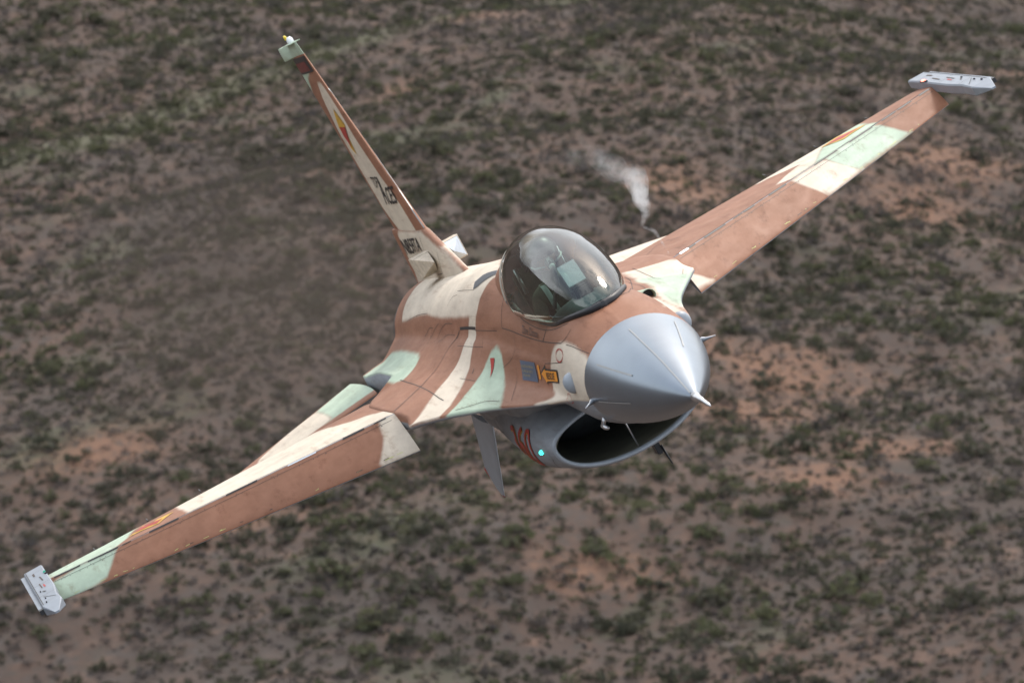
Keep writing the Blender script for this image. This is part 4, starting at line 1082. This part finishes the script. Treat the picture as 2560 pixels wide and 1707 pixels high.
# bare red-earth flats and a greener dry wash: x, y, half sizes in metres
EARTH = [(31.1, 565.8, 10.2, 10.8), (27.9, 548.2, 9.0, 6.9), (21.6, 573.2, 4.7, 7.5), (-16.1, 738.2, 4.2, 9.0), (59.7, 687.8, 11.2, 13.1), (54.9, 662.5, 8.6, 12.2), (15.2, 580.7, 3.8, 11.4),
         (-25.1, 672.4, 4.9, 10.1), (-28.9, 514.5, 5.5, 6.1), (3.1, 546.5, 5.4, 8.5), (-10.2, 792.7, 10.2, 6.9), (32.9, 517.5, 6.0, 6.2), (-45.9, 541.5, 7.1, 6.7), (22.2, 648.2, 8.4, 14.1), (9.0, 492.6, 6.5, 4.2), (40.2, 530.0, 8.7, 4.8),
         (-95, 560, 12, 9), (98, 600, 14, 12), (85, 760, 12, 16), (-80, 620, 10, 12)]
WASH = [(-130, 640), (-83.5, 695.7), (-73.6, 709.3), (-51.5, 741.2), (-29.8, 769.3), (-11.5, 796.1), (7.9, 821.0), (28.6, 847.5), (70, 905)]
def earth_mask(x, y):
    m = 0*x
    for cx, cy, a, b in EARTH: m = np.maximum(m, np.exp(-((x-cx)/a)**2 - ((y-cy)/b)**2))
    return m
def wash_mask(x, y):
    d = np.full(np.shape(x), 1e9)
    for (ax, ay), (bx_, by_) in zip(WASH[:-1], WASH[1:]):
        ex, ey = bx_-ax, by_-ay
        t = np.clip(((x-ax)*ex + (y-ay)*ey)/(ex*ex+ey*ey), 0, 1)
        d = np.minimum(d, np.hypot(x-ax-t*ex, (y-ay-t*ey)*.6))
    return np.exp(-(d/7.0)**2)

def soil_material():
    m, n, l, b = new_mat('desert_soil')
    tc = n.new('ShaderNodeTexCoord')
    def noise(scale, det=6, rough=.6, dist=0, sc=None):
        nz = n.new('ShaderNodeTexNoise'); nz.inputs['Scale'].default_value = scale; nz.inputs['Detail'].default_value = det
        nz.inputs['Roughness'].default_value = rough; nz.inputs['Distortion'].default_value = dist
        if sc:
            mp = n.new('ShaderNodeMapping'); mp.inputs['Scale'].default_value = sc
            l.new(tc.outputs['Object'], mp.inputs[0]); l.new(mp.outputs[0], nz.inputs['Vector'])
        else: l.new(tc.outputs['Object'], nz.inputs['Vector'])
        return nz.outputs[0]
    def ramp(src, lo, hi):
        r = n.new('ShaderNodeMapRange'); r.interpolation_type = 'SMOOTHSTEP'; r.inputs[1].default_value = lo; r.inputs[2].default_value = hi
        l.new(src, r.inputs[0]); return r.outputs[0]
    def mix(fac, a, c):
        x = n.new('ShaderNodeMix'); x.data_type = 'RGBA'; l.new(fac, x.inputs[0])
        if isinstance(a, tuple): x.inputs[6].default_value = (*a, 1)
        else: l.new(a, x.inputs[6])
        x.inputs[7].default_value = (*c, 1); return x.outputs[2]
    c = mix(ramp(noise(.018, 4), .35, .65), (.068, .056, .050), (.100, .070, .057))      # mauve gravel to red earth
    c = mix(ramp(noise(.11, 6, .65, 1.0), .55, .70), c, (.155, .106, .084))                 # bare pale patches
    c = mix(ramp(noise(.30, 6, .7, .6), .50, .64), c, (.082, .070, .064))                 # dry litter
    c = mix(ramp(noise(.045, 5, .6, .5), .56, .70), c, (.080, .080, .056))                # low grass
    def attr(nm, amp, lo, hi):
        a = n.new('ShaderNodeAttribute'); a.attribute_name = nm
        q = n.new('ShaderNodeMath'); q.operation = 'MULTIPLY_ADD'; q.inputs[1].default_value = amp
        l.new(noise(.22, 6, .7, .5), q.inputs[0]); l.new(a.outputs['Fac'], q.inputs[2])
        return ramp(q.outputs[0], lo, hi)
    c = mix(attr('earth', 2.0, .9, 2.1), c, (.190, .112, .078))
    c = mix(attr('wash', 1.6, 1.1, 1.9), c, (.105, .104, .070))
    c = mix(ramp(noise(.9, 6, .75), .50, .64), c, (.075, .066, .058))                     # stones and stubble
    l.new(c, b.inputs['Base Color'])
    b.inputs['Roughness'].default_value = .95; b.inputs['Specular IOR Level'].default_value = .1
    bp = n.new('ShaderNodeBump'); bp.inputs['Distance'].default_value = .25; bp.inputs['Strength'].default_value = .6
    l.new(noise(1.1, 6, .7), bp.inputs['Height']); l.new(bp.outputs[0], b.inputs['Normal'])
    return m
ground = grid('ground', G, soil_material(), None)
if ground.data.polygons[0].normal.z < 0: ground.data.flip_normals()
tag(ground, kind='structure')
_gv, _ = coords(ground)
for nm, fn in (('earth', earth_mask), ('wash', wash_mask)):
    at = ground.data.attributes.new(nm, 'FLOAT', 'POINT'); at.data.foreach_set('value', fn(_gv[:, 0], _gv[:, 1]).astype(np.float32))

# ------------------------------------------------------------------ desert shrubs
def leaf_mat(name, c1, c2):
    m, n, l, b = new_mat(name)
    g = n.new('ShaderNodeNewGeometry')
    nz = n.new('ShaderNodeTexNoise'); nz.inputs['Scale'].default_value = .23; nz.inputs['Detail'].default_value = 3
    l.new(g.outputs['Position'], nz.inputs['Vector'])
    r = n.new('ShaderNodeMapRange'); r.inputs[1].default_value = .35; r.inputs[2].default_value = .65; l.new(nz.outputs[0], r.inputs[0])
    mx = n.new('ShaderNodeMix'); mx.data_type = 'RGBA'; l.new(r.outputs[0], mx.inputs[0])
    mx.inputs[6].default_value = (*c1, 1); mx.inputs[7].default_value = (*c2, 1)
    l.new(mx.outputs[2], b.inputs['Base Color'])
    b.inputs['Roughness'].default_value = .8; b.inputs['Specular IOR Level'].default_value = .2
    tl = n.new('ShaderNodeBsdfTranslucent'); l.new(mx.outputs[2], tl.inputs[0])
    ms = n.new('ShaderNodeMixShader'); ms.inputs[0].default_value = .45
    l.new(b.outputs[0], ms.inputs[1]); l.new(tl.outputs[0], ms.inputs[2]); l.new(ms.outputs[0], n['Material Output'].inputs[0])
    return m
LEAF = [leaf_mat('creosote_leaf', (.058, .060, .042), (.082, .080, .058)),
        leaf_mat('olive_leaf', (.082, .088, .050), (.105, .107, .064)),
        leaf_mat('dry_twig', (.105, .090, .084), (.078, .072, .070)),
        leaf_mat('straw_grass', (.175, .142, .112), (.13, .110, .09))]
STEM = plain('shrub_stem', (.06, .048, .04), .9)
def shrub_arrays(seed, kind):
    r = np.random.default_rng(seed)
    n = 27
    d = r.normal(size=(n, 3)); d[:, 2] = np.abs(d[:, 2])*.9; d /= np.linalg.norm(d, axis=1)[:, None]
    lump = 1 + .28*np.sin(d[:, 0]*4 + r.uniform(0, 6)) * np.cos(d[:, 1]*4 + r.uniform(0, 6))
    rad = (r.uniform(.25, 1, n)**.45)*lump
    c = d*rad[:, None]*np.array([1, 1, .92]) + np.array([0, 0, .14])
    a = r.normal(size=(n, 3)); a /= np.linalg.norm(a, axis=1)[:, None]
    b = np.cross(a, r.normal(size=(n, 3))); b /= np.linalg.norm(b, axis=1)[:, None]
    sz = r.uniform(.20, .40, n)[:, None] * (.75 if kind == 2 else 1)
    V = np.stack([c - a*sz, c + b*sz*.6, c + a*sz, c - b*sz*.7], 1).reshape(-1, 3)
    F = np.arange(n*4).reshape(-1, 4)
    return V, F
VARS = [[shrub_arrays(100*k + i, k) for i in range(5)] for k in range(4)]
NSH = 40000
sy = 400 + (1060-400)*rng.random(NSH*2)
sx = (rng.random(NSH*2)*2-1)*(sy*.118 + 14)
dens = fbm(sx, sy, 4, 11, .06)*.5 + fbm(sx, sy, 3, 12, .25)*.5
keep = rng.random(NSH*2) < np.clip(.70 + .50*dens + .25*np.clip((sy-560)/150, -.6, 1) - .0012*sx, .10, 1)*(1 - .5*earth_mask(sx, sy))
sx, sy = sx[keep][:NSH], sy[keep][:NSH]
sr = np.clip(np.exp(rng.normal(-.46, .42, len(sx))), .28, 2.0)
kf = fbm(sx, sy, 3, 21, .05) + rng.normal(0, .9, len(sx))
sk = np.where(kf > 1.0, 1, np.where(kf < -.25, 2, 0))
sk = np.where((wash_mask(sx, sy) > .4) & (rng.random(len(sx)) < .6), 1, sk)
sk = np.where(rng.random(len(sx)) < .17, 3, sk)
sr = np.where(sk == 2, sr*.8, np.where(sk == 3, np.minimum(sr*.6, .55), sr))
sz_ = ground_z(sx, sy)
# which ones show largest in the picture
zc_ = sy*cp - (sz_-CAM_H)*sp
px = sx/zc_*12608; py = ((sy*sp + (sz_-CAM_H)*cp)/zc_)*12608
infr = (np.abs(px) < 1270) & (np.abs(py) < 845)
behind_jet = (np.abs(px-100) < 520) & (np.abs(py+30) < 300)
score = np.where(infr & ~behind_jet, sr/zc_, 0)
order = np.argsort(-score)
solo = order[:300]
KIND = ['dark green bushy', 'olive green', 'grey brown leafless', 'pale straw-coloured']
def shrub_label(i):
    size = 'large' if sr[i] > 1.15 else ('middling' if sr[i] > .85 else 'small')
    u, v = px[i]+1280, 853.5-py[i]
    col = ['by the left edge', 'left of centre', 'below the nose', 'right of centre', 'by the right edge'][int(np.clip(u/512, 0, 4))]
    row = 'in the far upper ground' if v < 600 else ('in the middle distance' if v < 1050 else ('in the lower ground' if v < 1400 else 'along the bottom edge'))
    if v < 1050 and col == 'below the nose': col = 'behind the jet'
    return '%s %s desert shrub %s, %s' % (size, KIND[int(sk[i])], row, col)
base_me = {}
for k in range(4):
    for i in range(5):
        V, F = VARS[k][i]
        me = bpy.data.meshes.new('foliage'); me.from_pydata(V.tolist(), [], F.tolist()); me.materials.append(LEAF[k]); base_me[k, i] = me
stem_me = bpy.data.meshes.new('stems')
sv, sf = [], []
for j in range(5):
    a = j*2*math.pi/5; t = len(sv)
    for (q, w) in ((0, .05), (.75, .018)):
        for e in range(3):
            aa = a + e*2.1
            sv.append((q*.6*math.cos(a) + w*math.cos(aa), q*.6*math.sin(a) + w*math.sin(aa), q*.9 - .05))
    for e in range(3): sf.append((t+e, t+(e+1) % 3, t+3+(e+1) % 3, t+3+e))
stem_me.from_pydata(sv, [], sf); stem_me.materials.append(STEM)
for i in solo:
    k = int(sk[i])
    e = bpy.data.objects.new('desert_shrub', None); COL.objects.link(e)
    e.location = (sx[i], sy[i], sz_[i]-.03); e.scale = (sr[i], sr[i], sr[i]*rng.uniform(.75, 1.1)); e.rotation_euler = (0, 0, rng.uniform(0, 6.28))
    tag(e, shrub_label(i), 'shrub', 'single shrubs of the desert floor')
    link('foliage', base_me[k, int(rng.integers(5))], None, e); link('stems', stem_me, None, e)
rest = np.setdiff1d(np.arange(len(sx)), solo)
AV, AF, AM = [], [], []; off = 0
for i in rest:
    k = int(sk[i]); V, F = VARS[k][int(rng.integers(5))]
    a = rng.uniform(0, 6.28); c, s_ = math.cos(a), math.sin(a)
    W = np.column_stack([V[:, 0]*c - V[:, 1]*s_, V[:, 0]*s_ + V[:, 1]*c, V[:, 2]*rng.uniform(.75, 1.1)])*sr[i] + (sx[i], sy[i], sz_[i]-.03)
    AV.append(W); AF.append(F + off); AM.append(np.full(len(F), k)); off += len(V)
# low tufts between the shrubs
NT = 86000
ty = 400 + (1060-400)*rng.random(NT); tx = (rng.random(NT)*2-1)*(ty*.118 + 14)
kp = rng.random(NT) < np.clip(.75 + .5*fbm(tx, ty, 4, 41, .12), .15, 1)*(1 - .35*earth_mask(tx, ty))
tx, ty = tx[kp], ty[kp]; tz = ground_z(tx, ty); tr_ = np.clip(np.exp(rng.normal(-1.25, .35, len(tx))), .12, .6)
tk = np.array([0, 1, 2, 3])[np.searchsorted([.34, .52, .82], rng.random(len(tx)))]
TV = []
for i in range(40):
    r = np.random.default_rng(900+i); nq = 7
    d = r.normal(size=(nq, 3)); d[:, 2] = np.abs(d[:, 2]); d /= np.linalg.norm(d, axis=1)[:, None]
    c = d*r.uniform(.3, .9, (nq, 1)); a = r.normal(size=(nq, 3)); a /= np.linalg.norm(a, axis=1)[:, None]
    b = np.cross(a, r.normal(size=(nq, 3))); b /= np.linalg.norm(b, axis=1)[:, None]
    TV.append(np.stack([c-a*.6, c+b*.4, c+a*.6, c-b*.45], 1).reshape(-1, 3))
TV = np.array(TV)
W = TV[rng.integers(40, size=len(tx))]*tr_[:, None, None] + np.column_stack([tx, ty, tz])[:, None, :]
nq4 = W.shape[1]
AV.append(W.reshape(-1, 3)); AF.append(np.arange(len(tx)*nq4).reshape(-1, 4) + off); AM.append(np.repeat(tk, nq4//4))
AV = np.concatenate(AV); AF = np.concatenate(AF); AM = np.concatenate(AM)
me = bpy.data.meshes.new('desert_scrub')
me.vertices.add(len(AV)); me.vertices.foreach_set('co', AV.ravel())
me.loops.add(AF.size); me.loops.foreach_set('vertex_index', AF.ravel().astype(np.int32))
me.polygons.add(len(AF)); me.polygons.foreach_set('loop_start', np.arange(0, AF.size, 4, dtype=np.int32)); me.polygons.foreach_set('material_index', AM.astype(np.int32))
me.update(calc_edges=True)
for k in range(4): me.materials.append(LEAF[k])
scrub = link('desert_scrub', me)
tag(scrub, 'mass of low dry scrub covering the desert floor', 'scrub', kind='stuff')

# the scrub goes on beyond the frame: instances of the same shrubs on scattered points
oy = np.sqrt(rng.uniform(330.0**2, 1500.0**2, 160000)); ox = (rng.random(len(oy))*2-1)*oy*.30
out = ~((np.abs(ox) < oy*.118 + 14) & (oy > 400) & (oy < 1060))
ox, oy = ox[out], oy[out]
kp = rng.random(len(ox)) < np.clip(.75 + .5*fbm(ox, oy, 4, 11, .06), .15, 1)
ox, oy = ox[kp], oy[kp]
pm = bpy.data.meshes.new('outer_desert_scrub')
pm.vertices.add(len(ox)); pm.vertices.foreach_set('co', np.column_stack([ox, oy, ground_z(ox, oy)-.03]).ravel())
oscrub = link('outer_desert_scrub', pm)
tag(oscrub, 'low dry scrub covering the desert floor further out', 'scrub', kind='stuff')
ng = bpy.data.node_groups.new('scatter_shrubs', 'GeometryNodeTree')
ng.interface.new_socket('Geometry', in_out='INPUT', socket_type='NodeSocketGeometry')
ng.interface.new_socket('Geometry', in_out='OUTPUT', socket_type='NodeSocketGeometry')
gi = ng.nodes.new('NodeGroupInput'); go = ng.nodes.new('NodeGroupOutput')
gti = ng.nodes.new('GeometryNodeJoinGeometry')
seen = {}
for o in bpy.data.objects:
    if o.name.startswith('foliage') and o.data.name not in seen: seen[o.data.name] = o
for o in list(seen.values())[:12]:
    oi = ng.nodes.new('GeometryNodeObjectInfo'); oi.inputs['Object'].default_value = o; oi.transform_space = 'ORIGINAL'; oi.inputs['As Instance'].default_value = True
    ng.links.new(oi.outputs['Geometry'], gti.inputs[0])
iop = ng.nodes.new('GeometryNodeInstanceOnPoints'); iop.inputs['Pick Instance'].default_value = True
rz = ng.nodes.new('FunctionNodeRandomValue'); rz.data_type = 'FLOAT_VECTOR'; rz.inputs[0].default_value = (0, 0, 0); rz.inputs[1].default_value = (0, 0, 6.28)
rs = ng.nodes.new('FunctionNodeRandomValue'); rs.data_type = 'FLOAT'; rs.inputs[2].default_value = .35; rs.inputs[3].default_value = 1.15; rs.inputs['Seed'].default_value = 5
ng.links.new(gi.outputs[0], iop.inputs['Points']); ng.links.new(gti.outputs[0], iop.inputs['Instance'])
ng.links.new(rz.outputs[0], iop.inputs['Rotation']); ng.links.new(rs.outputs[1], iop.inputs['Scale'])
ng.links.new(iop.outputs[0], go.inputs[0])
gm = oscrub.modifiers.new('scatter', 'NODES'); gm.node_group = ng

# ------------------------------------------------------------------ exhaust smoke and vapour

def plume_mat():
    m = bpy.data.materials.new('exhaust_haze'); m.use_nodes = True
    n, l = m.node_tree.nodes, m.node_tree.links
    n.remove(n['Principled BSDF'])
    v = n.new('ShaderNodeVolumePrincipled'); v.inputs['Color'].default_value = (.14, .115, .10, 1); v.inputs['Anisotropy'].default_value = .2
    v.inputs['Density'].default_value = .0062
    l.new(v.outputs[0], n['Material Output'].inputs['Volume'])
    return m
PM = plume_mat()
for k_, sc_ in enumerate((1.0, .84, .68, .52, .36)):          # five nested shells thin the smoke outwards
    G = []
    for x, r in ((14.6, .40), (16, .62), (19, 1.0), (23, 1.5), (29, 2.1), (37, 2.5), (45, 2.6), (53, 2.2), (60, 1.0)):
        r2 = r*sc_
        G.append([(14.6 + (1-sc_)*.3 + (x-14.6)*(.30+.70*sc_), r2*(1+.12*math.sin(3*a+x*.35))*math.sin(a), r2*(1+.12*math.cos(2*a-x*.22))*math.cos(a)) for a in np.linspace(0, 2*math.pi, 28, endpoint=False)])
    if k_ == 0:
        plume = fix_normals(grid('exhaust_smoke', G, PM, None, close_v=True, cap0=True, cap1=True)); plume.matrix_world = M_JET
        tag(plume, 'thin grey brown exhaust smoke trailing behind the jet nozzle', 'smoke', kind='stuff')
    else:
        fix_normals(grid('smoke_core', G, PM, plume, close_v=True, cap0=True, cap1=True))
def vapour_mat():
    m = bpy.data.materials.new('white_vapour'); m.use_nodes = True
    n, l = m.node_tree.nodes, m.node_tree.links
    n.remove(n['Principled BSDF'])
    v = n.new('ShaderNodeVolumePrincipled'); v.inputs['Color'].default_value = (.97, .97, .98, 1); v.inputs['Anisotropy'].default_value = .3
    tc = n.new('ShaderNodeTexCoord')
    nz = n.new('ShaderNodeTexNoise'); nz.inputs['Scale'].default_value = 6.0; nz.inputs['Detail'].default_value = 4; nz.inputs['Distortion'].default_value = .8
    l.new(tc.outputs['Object'], nz.inputs['Vector'])
    r = n.new('ShaderNodeMapRange'); r.inputs[1].default_value = .46; r.inputs[2].default_value = .70; r.inputs[3].default_value = 0; r.inputs[4].default_value = 2.2
    l.new(nz.outputs[0], r.inputs[0])
    # fades with distance from the strake
    sx_ = n.new('ShaderNodeSeparateXYZ'); l.new(tc.outputs['Object'], sx_.inputs[0])
    fa = n.new('ShaderNodeValToRGB')
    e = fa.color_ramp.elements; e[0].position = 0; e[0].color = (.5, .5, .5, 1); e[1].position = 1; e[1].color = (0, 0, 0, 1)
    for p_, c_ in ((.15, .45), (.27, .45), (.34, 1.5), (.40, 1.1), (.46, .30), (.55, .14), (.8, .05)):
        q = e.new(p_); q.color = (c_, c_, c_, 1)
    dv = n.new('ShaderNodeMapRange'); dv.inputs[1].default_value = 6.9; dv.inputs[2].default_value = 22
    l.new(sx_.outputs[0], dv.inputs[0]); l.new(dv.outputs[0], fa.inputs[0])
    mu = n.new('ShaderNodeMath'); mu.operation = 'MULTIPLY'; l.new(r.outputs[0], mu.inputs[0]); l.new(fa.outputs[0], mu.inputs[1])
    l.new(mu.outputs[0], v.inputs['Density']); l.new(v.outputs[0], n['Material Output'].inputs['Volume'])
    return m
VP = [(7.0, -1.346, .095), (8.0, -1.482, .163), (9.0, -1.601, .218), (10.0, -1.688, .225), (11.0, -1.904, .223), (12.0, -2.099, .293), (13.0, -2.269, .319), (15.0, -2.505, .394), (18.0, -2.71, .493), (22.0, -2.972, .468)]
VR = [.008, .016, .022, .024, .045, .105, .11, .12, .14, .06]
vt = catmull(np.column_stack([VP, VR]), 70)
jit = np.column_stack([fbm(vt[:, 0]*1.0, vt[:, 0]*0, 4, 31+q, 2.2) for q in range(3)])
vt[:, 1:3] += jit[:, :2]*vt[:, 3:4]*.45
vt[:, 3] *= 1 + .30*jit[:, 2]
VM = vapour_mat()
for k_, sc_ in enumerate((1.0, .7, .4)):
    G = tube(vt[:, :3], vt[:, 3]*sc_, 16)
    if k_ == 0: vap = fix_normals(grid('vapour_trail', G, VM, None, close_v=True, cap0=True, cap1=True))
    else: fix_normals(grid('vapour_core', G, VM, vap, close_v=True, cap0=True, cap1=True))
vap.matrix_world = M_JET
tag(vap, 'white wisp of vapour rising behind the far wing root', 'vapour', kind='stuff')
